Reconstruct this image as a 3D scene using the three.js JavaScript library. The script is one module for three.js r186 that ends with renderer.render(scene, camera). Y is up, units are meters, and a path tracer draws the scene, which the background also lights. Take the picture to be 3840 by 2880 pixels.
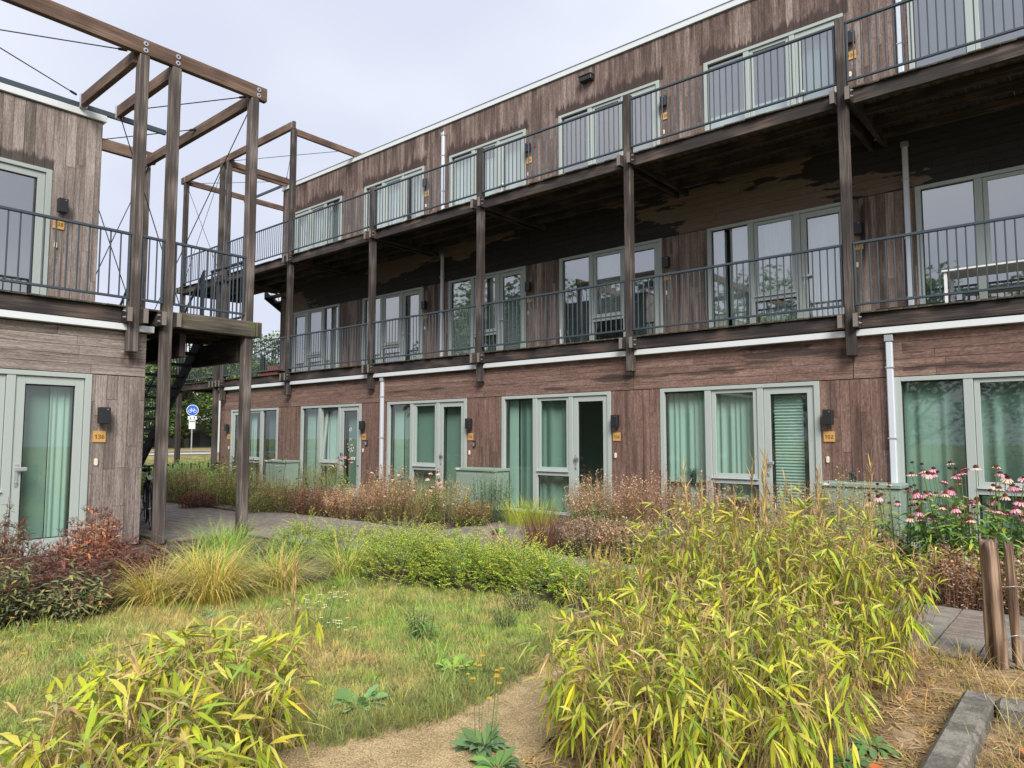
import * as THREE from 'three';
// ---------- camera ----------
const scene = new THREE.Scene();
const camera = new THREE.PerspectiveCamera(57.24, 4 / 3, 0.05, 900);
{
  const a = 49.675 * Math.PI / 180, p = 4.307 * Math.PI / 180;
  camera.position.set(0, 1.58, 0);
  camera.lookAt(-Math.cos(a) * Math.cos(p) * 10, 1.58 + Math.sin(p) * 10, -Math.sin(a) * Math.cos(p) * 10);
}
// ---------- renderer ----------
const renderer = new THREE.WebGLRenderer({ antialias: true });
renderer.toneMapping = THREE.LinearToneMapping;
renderer.toneMappingExposure = 3.2;
renderer.shadowMap.enabled = true;
renderer.setSize(1024, 768);
// ---------- noise ----------
function rngOf(seed) { let s = seed >>> 0; return () => { s = (s + 0x6D2B79F5) >>> 0; let t = s; t = Math.imul(t ^ (t >>> 15), t | 1); t ^= t + Math.imul(t ^ (t >>> 7), t | 61); return ((t ^ (t >>> 14)) >>> 0) / 4294967296; }; }
let R = rngOf(7);
const rr = (a, b) => a + (b - a) * R();
function h2(x, y) { let n = Math.imul(x | 0, 374761393) + Math.imul(y | 0, 668265263); n = Math.imul(n ^ (n >>> 13), 1274126177); return ((n ^ (n >>> 16)) >>> 0) / 4294967296; }
function vn(x, y) { const xi = Math.floor(x), yi = Math.floor(y), fx = x - xi, fy = y - yi, u = fx * fx * (3 - 2 * fx), v = fy * fy * (3 - 2 * fy); const a = h2(xi, yi), b = h2(xi + 1, yi), c = h2(xi, yi + 1), d = h2(xi + 1, yi + 1); return a + (b - a) * u + (c - a) * v + (a - b - c + d) * u * v; }
function fbm(x, y, o = 4) { let s = 0, a = 0.5, n = 0; for (let i = 0; i < o; i++) { s += a * vn(x + i * 17.3, y - i * 9.1); n += a; a *= 0.5; x *= 2; y *= 2; } return s / n; }
const sst = (a, b, x) => { const t = Math.min(1, Math.max(0, (x - a) / (b - a))); return t * t * (3 - 2 * t); };
const mix = (a, b, t) => a + (b - a) * t, clamp = (x, a = 0, b = 1) => Math.min(b, Math.max(a, x));
// ---------- sky: overcast, clouds only ----------
{
  const W = 1024, H = 512, d = new Float32Array(W * H * 4);
  for (let j = 0; j < H; j++) {
    const el = (j + 0.5) / H * Math.PI - Math.PI / 2;
    for (let i = 0; i < W; i++) {
      const az = (i + 0.5) / W * Math.PI * 2;
      // cloud sheet seen in perspective, wrapped round the horizon without a seam
      const k = 1 / (Math.max(0.0, Math.sin(el)) + 0.28), cx = Math.cos(az) * Math.cos(el) * k, cz = Math.sin(az) * Math.cos(el) * k;
      const n = fbm(cx * 1.15 + 31, cz * 1.15 + 12, 5), m = fbm(cx * 3.1 + 5, cz * 3.1 + 40, 4);
      const c = sst(0.34, 0.7, n * 0.75 + m * 0.25);
      const L = 0.302;
      const q = (j * W + i) * 4;
      d[q] = L * mix(0.96, 0.75, c); d[q + 1] = L * mix(1.0, 0.805, c); d[q + 2] = L * mix(1.09, 0.965, c); d[q + 3] = 1;
    }
  }
  const t = new THREE.DataTexture(d, W, H, THREE.RGBAFormat, THREE.FloatType);
  t.mapping = THREE.EquirectangularReflectionMapping; t.magFilter = THREE.LinearFilter; t.minFilter = THREE.LinearFilter; t.colorSpace = THREE.LinearSRGBColorSpace; t.needsUpdate = true;
  scene.background = t; scene.environment = t;
}
// ---------- veiled sun ----------
const sun = new THREE.DirectionalLight(new THREE.Color().setRGB(1, 0.965, 0.9), 1.5);
sun.position.set(30, 40, 25); sun.target.position.set(-6, 0, -7); scene.add(sun, sun.target);
sun.castShadow = true; sun.shadow.radius = 50; sun.shadow.mapSize.set(2048, 2048);
Object.assign(sun.shadow.camera, { left: -32, right: 32, top: 26, bottom: -26, near: 1, far: 130 });

// ---------- helpers ----------
const taken = new Map();
function numbered(n) { const k = taken.get(n) || 0; taken.set(n, k + 1); return k ? n + '_' + String(k).padStart(3, '0') : n; }
function tag(o, label, category, group, kind) { if (label) o.userData.label = label; if (category) o.userData.category = category; if (group) o.userData.group = group; if (kind) o.userData.kind = kind; return o; }
function thing(name, label, category, group) { const o = new THREE.Group(); o.name = numbered(name); scene.add(o); return tag(o, label, category, group); }
function mesh(name, geo, mat, parent) { const m = new THREE.Mesh(geo, mat); m.name = parent === scene ? numbered(name) : name; m.castShadow = m.receiveShadow = true; parent.add(m); return m; }
const structure = (name, geo, mat) => tag(mesh(name, geo, mat, scene), null, null, null, 'structure');
class GB {   // triangle soup builder
  constructor() { this.p = []; this.n = []; this.u = []; this.c = []; this.i = []; this.col = [1, 1, 1]; }
  v(x, y, z, nx, ny, nz, u = 0, w = 0) { this.p.push(x, y, z); this.n.push(nx, ny, nz); this.u.push(u, w); this.c.push(this.col[0], this.col[1], this.col[2]); return this.p.length / 3 - 1; }
  tri(a, b, c) { this.i.push(a, b, c); }
  poly(pts, uvs) { // flat convex polygon, normal from winding
    const [a, b, c] = pts, e1 = [b[0] - a[0], b[1] - a[1], b[2] - a[2]], e2 = [c[0] - a[0], c[1] - a[1], c[2] - a[2]];
    let n = [e1[1] * e2[2] - e1[2] * e2[1], e1[2] * e2[0] - e1[0] * e2[2], e1[0] * e2[1] - e1[1] * e2[0]]; const l = Math.hypot(...n) || 1; n = n.map(x => x / l);
    const ids = pts.map((q, k) => { const uv = uvs ? uvs[k] : autoUV(q, n, this.ax ?? 1, this.uo || 0); return this.v(q[0], q[1], q[2], n[0], n[1], n[2], uv[0], uv[1]); });
    for (let k = 1; k + 1 < ids.length; k++) this.tri(ids[0], ids[k], ids[k + 1]);
  }
  box(x0, y0, z0, x1, y1, z1, ch = 0) { // box with chamfered edges; grain along its longest side
    if (x0 > x1) [x0, x1] = [x1, x0]; if (y0 > y1) [y0, y1] = [y1, y0]; if (z0 > z1) [z0, z1] = [z1, z0];
    const L = [x1 - x0, y1 - y0, z1 - z0]; this.ax = L[0] >= L[1] && L[0] >= L[2] ? 0 : L[1] >= L[2] ? 1 : 2; this.uo = h2(Math.round(x0 * 977 + y0 * 131), Math.round(z0 * 811 + y1 * 37)) * 7;
    const lo = [x0, y0, z0], hi = [x1, y1, z1], c = Math.min(ch, ...L.map(q => q * 0.4));
    const pt = (s, a, k) => { const q = [0, 0, 0]; for (let m = 0; m < 3; m++) q[m] = (s[m] > 0 ? hi[m] : lo[m]) - (m === a ? 0 : s[m] * c); return q; };
    for (let a = 0; a < 3; a++) for (const s of [-1, 1]) {
      const b = (a + 1) % 3, d = (a + 2) % 3, q = [[-1, -1], [1, -1], [1, 1], [-1, 1]].map(([m, n]) => { const S = [0, 0, 0]; S[a] = s; S[b] = m; S[d] = n; return pt(S, a); });
      this.poly(s > 0 ? q : q.reverse());
    }
    if (c > 0) {
      for (let a = 0; a < 3; a++) { const b = (a + 1) % 3, d = (a + 2) % 3; for (const m of [-1, 1]) for (const n of [-1, 1]) {
        const S0 = [0, 0, 0], S1 = [0, 0, 0]; S0[a] = -1; S1[a] = 1; S0[b] = S1[b] = m; S0[d] = S1[d] = n;
        const q = [pt(S0, b), pt(S1, b), pt(S1, d), pt(S0, d)]; this.poly(m * n > 0 ? q.reverse() : q);
      } }
      for (const x of [-1, 1]) for (const y of [-1, 1]) for (const z of [-1, 1]) { const S = [x, y, z], q = [pt(S, 0), pt(S, 1), pt(S, 2)]; this.poly(x * y * z > 0 ? q : q.reverse()); }
    }
    return this;
  }
  tube(pts, r, sides = 6, caps = true) { // pts: [[x,y,z],...]; r: number or array
    const n = pts.length, rings = []; let px = null;
    for (let k = 0; k < n; k++) {
      const a = pts[Math.max(0, k - 1)], b = pts[Math.min(n - 1, k + 1)], t = new THREE.Vector3(b[0] - a[0], b[1] - a[1], b[2] - a[2]).normalize();
      if (!px) px = Math.abs(t.y) < 0.9 ? new THREE.Vector3(0, 1, 0) : new THREE.Vector3(1, 0, 0);
      const s = new THREE.Vector3().crossVectors(t, px).normalize(), w = new THREE.Vector3().crossVectors(s, t).normalize(); px = w;
      const rad = Array.isArray(r) ? r[k] : r, ring = [];
      for (let m = 0; m <= sides; m++) { const an = m / sides * Math.PI * 2, cs = Math.cos(an), sn = Math.sin(an), nx = s.x * cs + w.x * sn, ny = s.y * cs + w.y * sn, nz = s.z * cs + w.z * sn; ring.push(this.v(pts[k][0] + nx * rad, pts[k][1] + ny * rad, pts[k][2] + nz * rad, nx, ny, nz, m / sides * rad * 6.28, k * 0.3)); }
      rings.push(ring);
    }
    for (let k = 0; k + 1 < n; k++) for (let m = 0; m < sides; m++) { const a = rings[k][m], b = rings[k][m + 1], c = rings[k + 1][m + 1], d = rings[k + 1][m]; this.tri(a, c, b); this.tri(a, d, c); }
    if (caps && sides > 3) for (const [k, sg] of [[0, -1], [n - 1, 1]]) { const a = pts[Math.max(0, k - 1)], b = pts[Math.min(n - 1, k + 1)], L = Math.hypot(b[0] - a[0], b[1] - a[1], b[2] - a[2]) || 1, N = [0, 1, 2].map(d => sg * (b[d] - a[d]) / L), g = rings[k].map(v => this.v(this.p[v * 3], this.p[v * 3 + 1], this.p[v * 3 + 2], N[0], N[1], N[2], this.u[v * 2], this.u[v * 2 + 1])); for (let m = 1; m + 1 < sides; m++) sg < 0 ? this.tri(g[0], g[m], g[m + 1]) : this.tri(g[0], g[m + 1], g[m]); }
    return this;
  }
  blade(x, y, z, az, len, wid, rise, droop, col, seg = 4) { // arching grass blade; rise: start angle from vertical (rad), droop: added bend
    this.col = col; const cx = Math.cos(az), cz = Math.sin(az); let px = x, py = y, pz = z, th = rise, prev = null; const st = len / seg;
    for (let k = 0; k <= seg; k++) {
      const f = k / seg, w = wid * (k === seg ? 0.06 : (0.75 + 0.5 * Math.sin(Math.PI * Math.min(1, f * 1.1)) - 0.55 * f)) * 0.5, ny = Math.sin(th), nh = -Math.cos(th);
      const a = this.v(px - cz * w, py, pz + cx * w, cx * nh, ny, cz * nh, 0, f), b = this.v(px + cz * w, py, pz - cx * w, cx * nh, ny, cz * nh, 1, f);
      if (prev) { this.tri(prev[0], prev[1], b); this.tri(prev[0], b, a); }
      prev = [a, b]; px += cx * Math.sin(th) * st; pz += cz * Math.sin(th) * st; py += Math.cos(th) * st; th += droop / seg;
    }
    return [px, py, pz];
  }
  leaf(x, y, z, dx, dy, dz, len, wid, col, droop = 0.15, fold = 0.25, roll = 0, lobes = 0) { // lance leaf with a folded midrib
    this.col = col; const l = Math.hypot(dx, dy, dz) || 1; dx /= l; dy /= l; dz /= l;
    let sx = dz, sz = -dx, sl = Math.hypot(sx, sz); if (sl < 1e-3) { sx = 1; sz = 0; sl = 1; } sx /= sl; sz /= sl; let sy = 0;
    let nx = sy * dz - sz * dy, ny = sz * dx - sx * dz, nz = sx * dy - sy * dx; if (ny < 0) { nx = -nx; ny = -ny; nz = -nz; }
    if (roll) { const c = Math.cos(roll), s = Math.sin(roll); const ax = sx * c + nx * s, ay = sy * c + ny * s, az = sz * c + nz * s; nx = nx * c - sx * s; ny = ny * c - sy * s; nz = nz * c - sz * s; sx = ax; sy = ay; sz = az; }
    const st = lobes || [[0.32, 1], [0.68, 0.72]], P = (f, w, up) => [x + dx * len * f + sx * wid * w * 0.5 + nx * up, y + dy * len * f + sy * wid * w * 0.5 + ny * up - droop * len * f * f, z + dz * len * f + sz * wid * w * 0.5 + nz * up];
    const V = (q, k) => this.v(q[0], q[1], q[2], nx + sx * k * fold, ny + sy * k * fold, nz + sz * k * fold);
    let pl = V(P(0, 0, 0), 0), pm = pl, pr = pl;
    for (const [f, w] of st) { const m = V(P(f, 0, -fold * wid * 0.3 * w), 0), a = V(P(f, -w, 0), 1), b = V(P(f, w, 0), -1); if (pm === pl) { this.tri(pm, m, a); this.tri(pm, b, m); } else { this.tri(pl, pm, m); this.tri(pl, m, a); this.tri(pm, pr, b); this.tri(pm, b, m); } pl = a; pm = m; pr = b; }
    const t = V(P(1, 0, 0), 0); this.tri(pl, pm, t); this.tri(pm, pr, t); return this;
  }
  geo(color = true) {
    const g = new THREE.BufferGeometry(); g.setAttribute('position', new THREE.Float32BufferAttribute(this.p, 3)); g.setAttribute('normal', new THREE.Float32BufferAttribute(this.n, 3)); g.setAttribute('uv', new THREE.Float32BufferAttribute(this.u, 2));
    if (color) g.setAttribute('color', new THREE.Float32BufferAttribute(this.c, 3)); g.setIndex(this.i); if (color) g.computeVertexNormals(); return g;
  }
}
function autoUV(q, n, ax, o) { // v runs along the grain axis, u across it, in metres
  const a = Math.abs(n[0]) > 0.6 ? 0 : Math.abs(n[1]) > 0.6 ? 1 : 2, r = [0, 1, 2].filter(k => k !== a); let gv = r.includes(ax) ? ax : r[1], gu = r.find(k => k !== gv); return [q[gu] + o + a * 0.37, q[gv] + o * 1.7];
}
const boxGeo = (x0, y0, z0, x1, y1, z1, c = 0) => new GB().box(x0, y0, z0, x1, y1, z1, c).geo(false);
// ---------- textures ----------
function tex(W, H, f, srgb = true, repeat = true) { // f(x,y) -> [r,g,b] linear 0..1 (colour) or value
  const d = new Uint8Array(W * H * 4), enc = v => { v = clamp(v); return Math.round(255 * (srgb ? (v <= 0.0031308 ? v * 12.92 : 1.055 * Math.pow(v, 1 / 2.4) - 0.055) : v)); };
  for (let j = 0; j < H; j++) for (let i = 0; i < W; i++) { const c = f(i, j), q = (j * W + i) * 4; if (typeof c === 'number') d[q] = d[q + 1] = d[q + 2] = enc(c); else { d[q] = enc(c[0]); d[q + 1] = enc(c[1]); d[q + 2] = enc(c[2]); } d[q + 3] = 255; }
  return dataTex(d, W, H, srgb, repeat);
}
function dataTex(d, W, H, srgb, repeat) { const t = new THREE.DataTexture(d, W, H, THREE.RGBAFormat); t.magFilter = THREE.LinearFilter; t.minFilter = THREE.LinearMipmapLinearFilter; t.generateMipmaps = true; if (repeat) t.wrapS = t.wrapT = THREE.RepeatWrapping; if (srgb) t.colorSpace = THREE.SRGBColorSpace; t.needsUpdate = true; return t; }
// noise that tiles over n cells
function tvn(x, y, nx, ny) { const xi = Math.floor(x), yi = Math.floor(y), fx = x - xi, fy = y - yi, u = fx * fx * (3 - 2 * fx), v = fy * fy * (3 - 2 * fy), w = (a, n) => ((a % n) + n) % n; const a = h2(w(xi, nx), w(yi, ny)), b = h2(w(xi + 1, nx), w(yi, ny)), c = h2(w(xi, nx), w(yi + 1, ny)), d = h2(w(xi + 1, nx), w(yi + 1, ny)); return a + (b - a) * u + (c - a) * v + (a - b - c + d) * u * v; }
function timberTex(dark, mid, pale, seed, moss = 0) { // 1 m x 2 m of sawn timber, grain along v
  const W = 512, H = 1024;
  const hgt = new Float32Array(W * H);
  const map = tex(W, H, (i, j) => {
    const x = i / W, y = j / H;
    const wob = 0.02 * (tvn(x * 4 + seed, y * 6, 4, 6) - 0.5), xs = x + wob;
    const g = 0.5 * tvn(xs * 90, y * 6 + seed, 90, 6) + 0.3 * tvn(xs * 200, y * 16, 200, 16) + 0.2 * tvn(xs * 30, y * 3, 30, 3);
    const s = tvn(xs * 9, y * 2 + 7, 9, 2) * 0.6 + tvn(xs * 22, y * 4, 22, 4) * 0.4, b = tvn(x * 5, y * 9 + seed, 5, 9);
    const crack = tvn(xs * 60, y * 2.0, 60, 2) > 0.93 ? 0.55 : 1;
    hgt[j * W + i] = g * crack;
    const t = clamp((g - 0.5) * 1.3 + s * 1.15 - 0.1 + (b - 0.5) * 0.5);
    const c = [0, 1, 2].map(k => (t < 0.5 ? mix(dark[k], mid[k], t * 2) : mix(mid[k], pale[k], t * 2 - 1)) * crack);
    if (moss) { const m = sst(0.62, 0.75, tvn(x * 14, y * 22, 14, 22) * 0.5 + b * 0.5) * moss; return [mix(c[0], 0.09, m), mix(c[1], 0.1, m), mix(c[2], 0.03, m)]; }
    return c;
  });
  map.repeat.set(1, 0.5);
  const bump = tex(W, H, (i, j) => hgt[j * W + i], false); bump.repeat.set(1, 0.5);
  return { map, bumpMap: bump, bumpScale: 0.004, roughness: 0.82 };
}
const S = (o) => new THREE.MeshStandardMaterial({ roughness: 0.7, ...o });
const rgb = (r, g, b) => new THREE.Color().setRGB(r, g, b);
const M = {};
M.post = S(timberTex([0.026, 0.02, 0.018], [0.054, 0.041, 0.036], [0.125, 0.102, 0.09], 3));
M.beamTop = S(timberTex([0.075, 0.043, 0.03], [0.12, 0.072, 0.05], [0.19, 0.125, 0.09], 11));
M.postLeft = S(timberTex([0.045, 0.035, 0.031], [0.095, 0.074, 0.066], [0.2, 0.17, 0.152], 5));
M.beamDark = S(timberTex([0.016, 0.013, 0.013], [0.034, 0.027, 0.026], [0.1, 0.065, 0.05], 23));
M.beamEdge = S(timberTex([0.02, 0.016, 0.015], [0.042, 0.033, 0.03], [0.115, 0.078, 0.062], 31));
M.endgrain = S({ color: rgb(0.19, 0.165, 0.145), roughness: 0.9 });
M.deck = S(timberTex([0.022, 0.02, 0.018], [0.055, 0.045, 0.038], [0.12, 0.1, 0.08], 41, 0.7));
M.mossy = S(timberTex([0.035, 0.03, 0.025], [0.09, 0.075, 0.055], [0.17, 0.14, 0.1], 47, 0.9));
M.steel = S({ color: rgb(0.052, 0.07, 0.086), roughness: 0.45, metalness: 0.15 });
M.steelDark = S({ color: rgb(0.02, 0.024, 0.028), roughness: 0.5, metalness: 0.2 });
M.frame = S({ color: rgb(0.385, 0.43, 0.405), roughness: 0.42 });

M.sillAlu = S({ color: rgb(0.62, 0.65, 0.66), roughness: 0.35, metalness: 0.25 });
M.gasket = S({ color: rgb(0.012, 0.013, 0.014), roughness: 0.7 });
M.trim = S({ color: rgb(0.68, 0.71, 0.72), roughness: 0.38, metalness: 0.1 });
M.pipe = S({ color: rgb(0.62, 0.66, 0.72), roughness: 0.4, metalness: 0.15 });
M.zinc = S({ color: rgb(0.55, 0.57, 0.58), roughness: 0.32, metalness: 0.7 });
M.black = S({ color: rgb(0.017, 0.018, 0.021), roughness: 0.45 });
M.cream = S({ color: rgb(0.72, 0.66, 0.5), roughness: 0.4 });
M.white = S({ color: rgb(0.75, 0.75, 0.74), roughness: 0.45 });
M.wallIn = S({ color: rgb(0.5, 0.5, 0.47), roughness: 0.9 });
M.wallBack = S({ color: rgb(0.02, 0.017, 0.015), roughness: 0.95 });
M.cabinet = S({ color: rgb(0.24, 0.31, 0.255), roughness: 0.5 });
M.glass = new THREE.MeshPhysicalMaterial({ color: rgb(0.69, 0.88, 0.81), roughness: 0.02, transmission: 1, thickness: 0, ior: 1.9, side: THREE.DoubleSide });
M.glassUp = new THREE.MeshPhysicalMaterial({ color: rgb(0.76, 0.89, 0.86), roughness: 0.02, transmission: 1, thickness: 0, ior: 4.0, side: THREE.DoubleSide });
M.curtain = new THREE.MeshPhysicalMaterial({ color: rgb(0.78, 0.78, 0.75), roughness: 0.95, transmission: 0.35, thickness: 0, side: THREE.DoubleSide });
M.curtainGrey = new THREE.MeshPhysicalMaterial({ color: rgb(0.36, 0.39, 0.36), roughness: 0.95, transmission: 0.2, thickness: 0, side: THREE.DoubleSide });
M.curtainDark = S({ color: rgb(0.1, 0.13, 0.12), roughness: 0.95, side: THREE.DoubleSide });
M.leaf = new THREE.MeshPhysicalMaterial({ vertexColors: true, roughness: 0.95, transmission: 0.3, thickness: 0, side: THREE.DoubleSide });
M.dry = S({ vertexColors: true, roughness: 0.85, side: THREE.DoubleSide });
// ---------- projection of a point into the picture, used only to rank which pieces show largest ----------
camera.updateMatrixWorld(true); camera.updateProjectionMatrix();
const _pv = new THREE.Vector3();
const camInv = camera.matrixWorld.clone().invert(), camDir = new THREE.Vector3(); camera.getWorldDirection(camDir);
function inView(x, y, z) { _pv.set(x, y, z).applyMatrix4(camInv); const d = -_pv.z; if (d < 0.2) return 0; const tx = Math.abs(_pv.x) / d, ty = Math.abs(_pv.y) / d; return tx < 0.75 && ty < 0.57 ? 1 / (d * d) : 0; }
// ---------- wall frames: local u along the wall, v up, w out of it ----------
function wallFrame(kind, off) { const m = new THREE.Matrix4(); if (kind === 'main') m.makeTranslation(0, 0, off); else { m.makeRotationY(Math.PI / 2); m.setPosition(off, 0, 0); } return m; }
function put(o, mat) { o.applyMatrix4(mat); return o; }
const MAIN_G = -11.65, MAIN_U = -13.8, LEFT_G = -10.95, LEFT_U = -13.1;
const UW = 2.81, UH = 2.465;             // width and height of one glazed front
const POSTS = [-2.96, -6.84, -10.72, -14.6, -18.48, -22.36];
// ---------- cladding ----------
function splitBoards(list, rnd, long) { // butt joints
  const out = [];
  for (const b of list) {
    const L = b.h ? b.x1 - b.x0 : b.y1 - b.y0; let at = 0, cuts = [];
    while (L - at > long * 0.8) { const c = at + long * (0.35 + rnd() * 1.1); if (L - c < 0.3) break; cuts.push(c); at = c; }
    let prev = 0; for (const c of [...cuts, L]) { out.push(b.h ? { ...b, x0: b.x0 + prev, x1: b.x0 + c } : { ...b, y0: b.y0 + prev, y1: b.y0 + c }); prev = c; }
  }
  return out;
}
function vertBoards(x0, x1, y0, y1, bw, holes, seed, long = 2.3) {
  const rnd = rngOf(seed), list = [], edges = new Set(); for (let x = x0; x < x1 - 0.01; x += bw) edges.add(x.toFixed(4)); edges.add(x1.toFixed(4));
  for (const h of holes) { edges.add(h[0].toFixed(4)); edges.add(h[1].toFixed(4)); }
  let E = [...edges].map(Number).filter(x => x >= x0 - 1e-3 && x <= x1 + 1e-3).sort((a, b) => a - b);
  E = E.filter((e, i) => i === 0 || e - E[i - 1] > 0.035 || holes.some(h => Math.abs(h[0] - e) < 1e-3 || Math.abs(h[1] - e) < 1e-3));
  for (let i = 0; i + 1 < E.length; i++) {
    const a = E[i], b = E[i + 1], m = (a + b) / 2; if (b - a < 0.004) continue; let iv = [[y0, y1]];
    for (const h of holes) if (m > h[0] && m < h[1]) iv = iv.flatMap(([p, q]) => [[p, Math.min(q, h[2])], [Math.max(p, h[3]), q]].filter(([s, t]) => t - s > 0.02));
    for (const [p, q] of iv) list.push({ x0: a, x1: b, y0: p, y1: q, h: false });
  }
  return splitBoards(list, rnd, long).map(b => ({ ...b, s: rnd() * 900, t: rnd() }));
}
function horiBoards(x0, x1, y0, y1, n, seams, seed, long = 1.9) {
  const rnd = rngOf(seed), list = [], xs = [x0, ...seams.filter(s => s > x0 && s < x1), x1].sort((a, b) => a - b);
  for (let k = 0; k < n; k++) for (let i = 0; i + 1 < xs.length; i++) list.push({ x0: xs[i] + (i ? 0.004 : 0), x1: xs[i + 1] - 0.004, y0: mix(y0, y1, k / n), y1: mix(y0, y1, (k + 1) / n), h: true });
  return splitBoards(list, rnd, long).map(b => ({ ...b, s: rnd() * 900, t: rnd() }));
}
// one painted-on-nothing texture per storey: board tones, grain, weathering, and deck shade put into the dark band
function claddingTexture(boards, x0, x1, y0, y1, ppm, pal, weatherShade) {
  const W = Math.min(2048, Math.round((x1 - x0) * ppm)), H = Math.min(2048, Math.round((y1 - y0) * ppm)), d = new Uint8Array(W * H * 4), bp = new Uint8Array(W * H * 4);
  const px = W / (x1 - x0), py = H / (y1 - y0), enc = v => Math.round(255 * (v <= 0.0031308 ? v * 12.92 : 1.055 * Math.pow(v, 1 / 2.4) - 0.055));
  for (const b of boards) {
    const i0 = Math.max(0, Math.floor((b.x0 - x0) * px)), i1 = Math.min(W, Math.ceil((b.x1 - x0) * px)), j0 = Math.max(0, Math.floor((b.y0 - y0) * py)), j1 = Math.min(H, Math.ceil((b.y1 - y0) * py));
    for (let j = j0; j < j1; j++) for (let i = i0; i < i1; i++) {
      const x = x0 + (i + 0.5) / px, y = y0 + (j + 0.5) / py, a = b.h ? y : x, l = b.h ? x : y;  // across, along
      const g = 0.45 * vn(a * 75 + b.s, l * 4 + b.s) + 0.3 * vn(a * 190 + b.s, l * 11) + 0.25 * vn(a * 28, l * 1.3 + b.s * 3);
      const s = vn(a * 9 + 50, l * 0.7 + b.s * 0.13);
      let t = clamp(0.43 + (b.t - 0.5) * pal.tone + (g - 0.5) * pal.grain + (s - 0.5) * (pal.blot ?? 0.6) + (vn(a * 260 + b.s, l * 34) - 0.5) * (pal.fine ?? 0.3));
      const w = weatherShade ? weatherShade(x, y, b, g) : null;
      let c = t < 0.5 ? [0, 1, 2].map(k => mix(pal.dark[k], pal.mid[k], t * 2)) : [0, 1, 2].map(k => mix(pal.mid[k], pal.pale[k], t * 2 - 1));
      if (w) { const wc = w[1]; c = [0, 1, 2].map(k => mix(c[k], wc[k] * (0.7 + 0.6 * g), w[0])); }
      const q = (j * W + i) * 4; d[q] = enc(clamp(c[0])); d[q + 1] = enc(clamp(c[1])); d[q + 2] = enc(clamp(c[2])); d[q + 3] = 255;
      bp[q] = bp[q + 1] = bp[q + 2] = Math.round(255 * clamp(g)); bp[q + 3] = 255;
    }
  }
  const map = dataTex(d, W, H, true, true), bump = dataTex(bp, W, H, false, true);
  for (const t of [map, bump]) { t.repeat.set(1 / (x1 - x0), 1 / (y1 - y0)); t.offset.set(-x0 / (x1 - x0), -y0 / (y1 - y0)); }
  return S({ map, bumpMap: bump, bumpScale: 0.0025, roughness: pal.rough ?? 0.75 });
}
function boardGeo(gb, b, off) { const g = 0.0025, o = off, x0 = b.x0 + g, x1 = b.x1 - g, y0 = b.y0 + g, y1 = b.y1 - g, z = o, zb = -0.022, P = (x, y, zz) => [x, y, zz], uv = q => [q[0], q[1]];
  const F = [[P(x0, y0, z), P(x1, y0, z), P(x1, y1, z), P(x0, y1, z)], [P(x0, y0, zb), P(x0, y0, z), P(x0, y1, z), P(x0, y1, zb)], [P(x1, y0, z), P(x1, y0, zb), P(x1, y1, zb), P(x1, y1, z)], [P(x0, y1, z), P(x1, y1, z), P(x1, y1, zb), P(x0, y1, zb)], [P(x0, y0, zb), P(x1, y0, zb), P(x1, y0, z), P(x0, y0, z)]];
  for (const f of F) gb.poly(f, f.map(uv)); }
function hangBoards(building, sets) { // sets: [{boards, mat, frame}] -> 300 largest as parts, the rest one part
  const all = []; const v = new THREE.Vector3();
  for (const s of sets) for (const b of s.boards) { v.set((b.x0 + b.x1) / 2, (b.y0 + b.y1) / 2, 0).applyMatrix4(s.frame); all.push({ b, s, k: inView(v.x, v.y, v.z) * (b.x1 - b.x0) * (b.y1 - b.y0) }); }
  all.sort((a, b) => b.k - a.k);
  const rest = new Map();
  all.forEach((e, i) => {
    const off = (e.b.s % 1) * 0.003;
    if (i < 290 && e.k > 0) { const gb = new GB(); boardGeo(gb, e.b, off); put(mesh('board', gb.geo(false), e.s.mat, building), e.s.frame); }
    else { if (!rest.has(e.s)) rest.set(e.s, new GB()); boardGeo(rest.get(e.s), e.b, off); }
  });
  for (const [s, gb] of rest) tag(put(mesh('cladding', gb.geo(false), s.mat, building), s.frame), null, null, null, 'stuff');
}
const PAL = {
  up: { dark: [0.07, 0.044, 0.036], mid: [0.175, 0.12, 0.1], pale: [0.34, 0.27, 0.232], tone: 0.34, grain: 0.85, fine: 0.45 },
  mid: { dark: [0.085, 0.058, 0.048], mid: [0.225, 0.162, 0.132], pale: [0.4, 0.32, 0.265], tone: 0.34, grain: 0.8 },
  gr: { dark: [0.085, 0.048, 0.038], mid: [0.19, 0.112, 0.088], pale: [0.33, 0.23, 0.19], tone: 0.16, grain: 0.8, blot: 0.28, fine: 0.55 },
  left: { dark: [0.11, 0.086, 0.076], mid: [0.25, 0.202, 0.178], pale: [0.42, 0.365, 0.33], tone: 0.2, grain: 0.85, blot: 0.35, fine: 0.55 },
};
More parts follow.
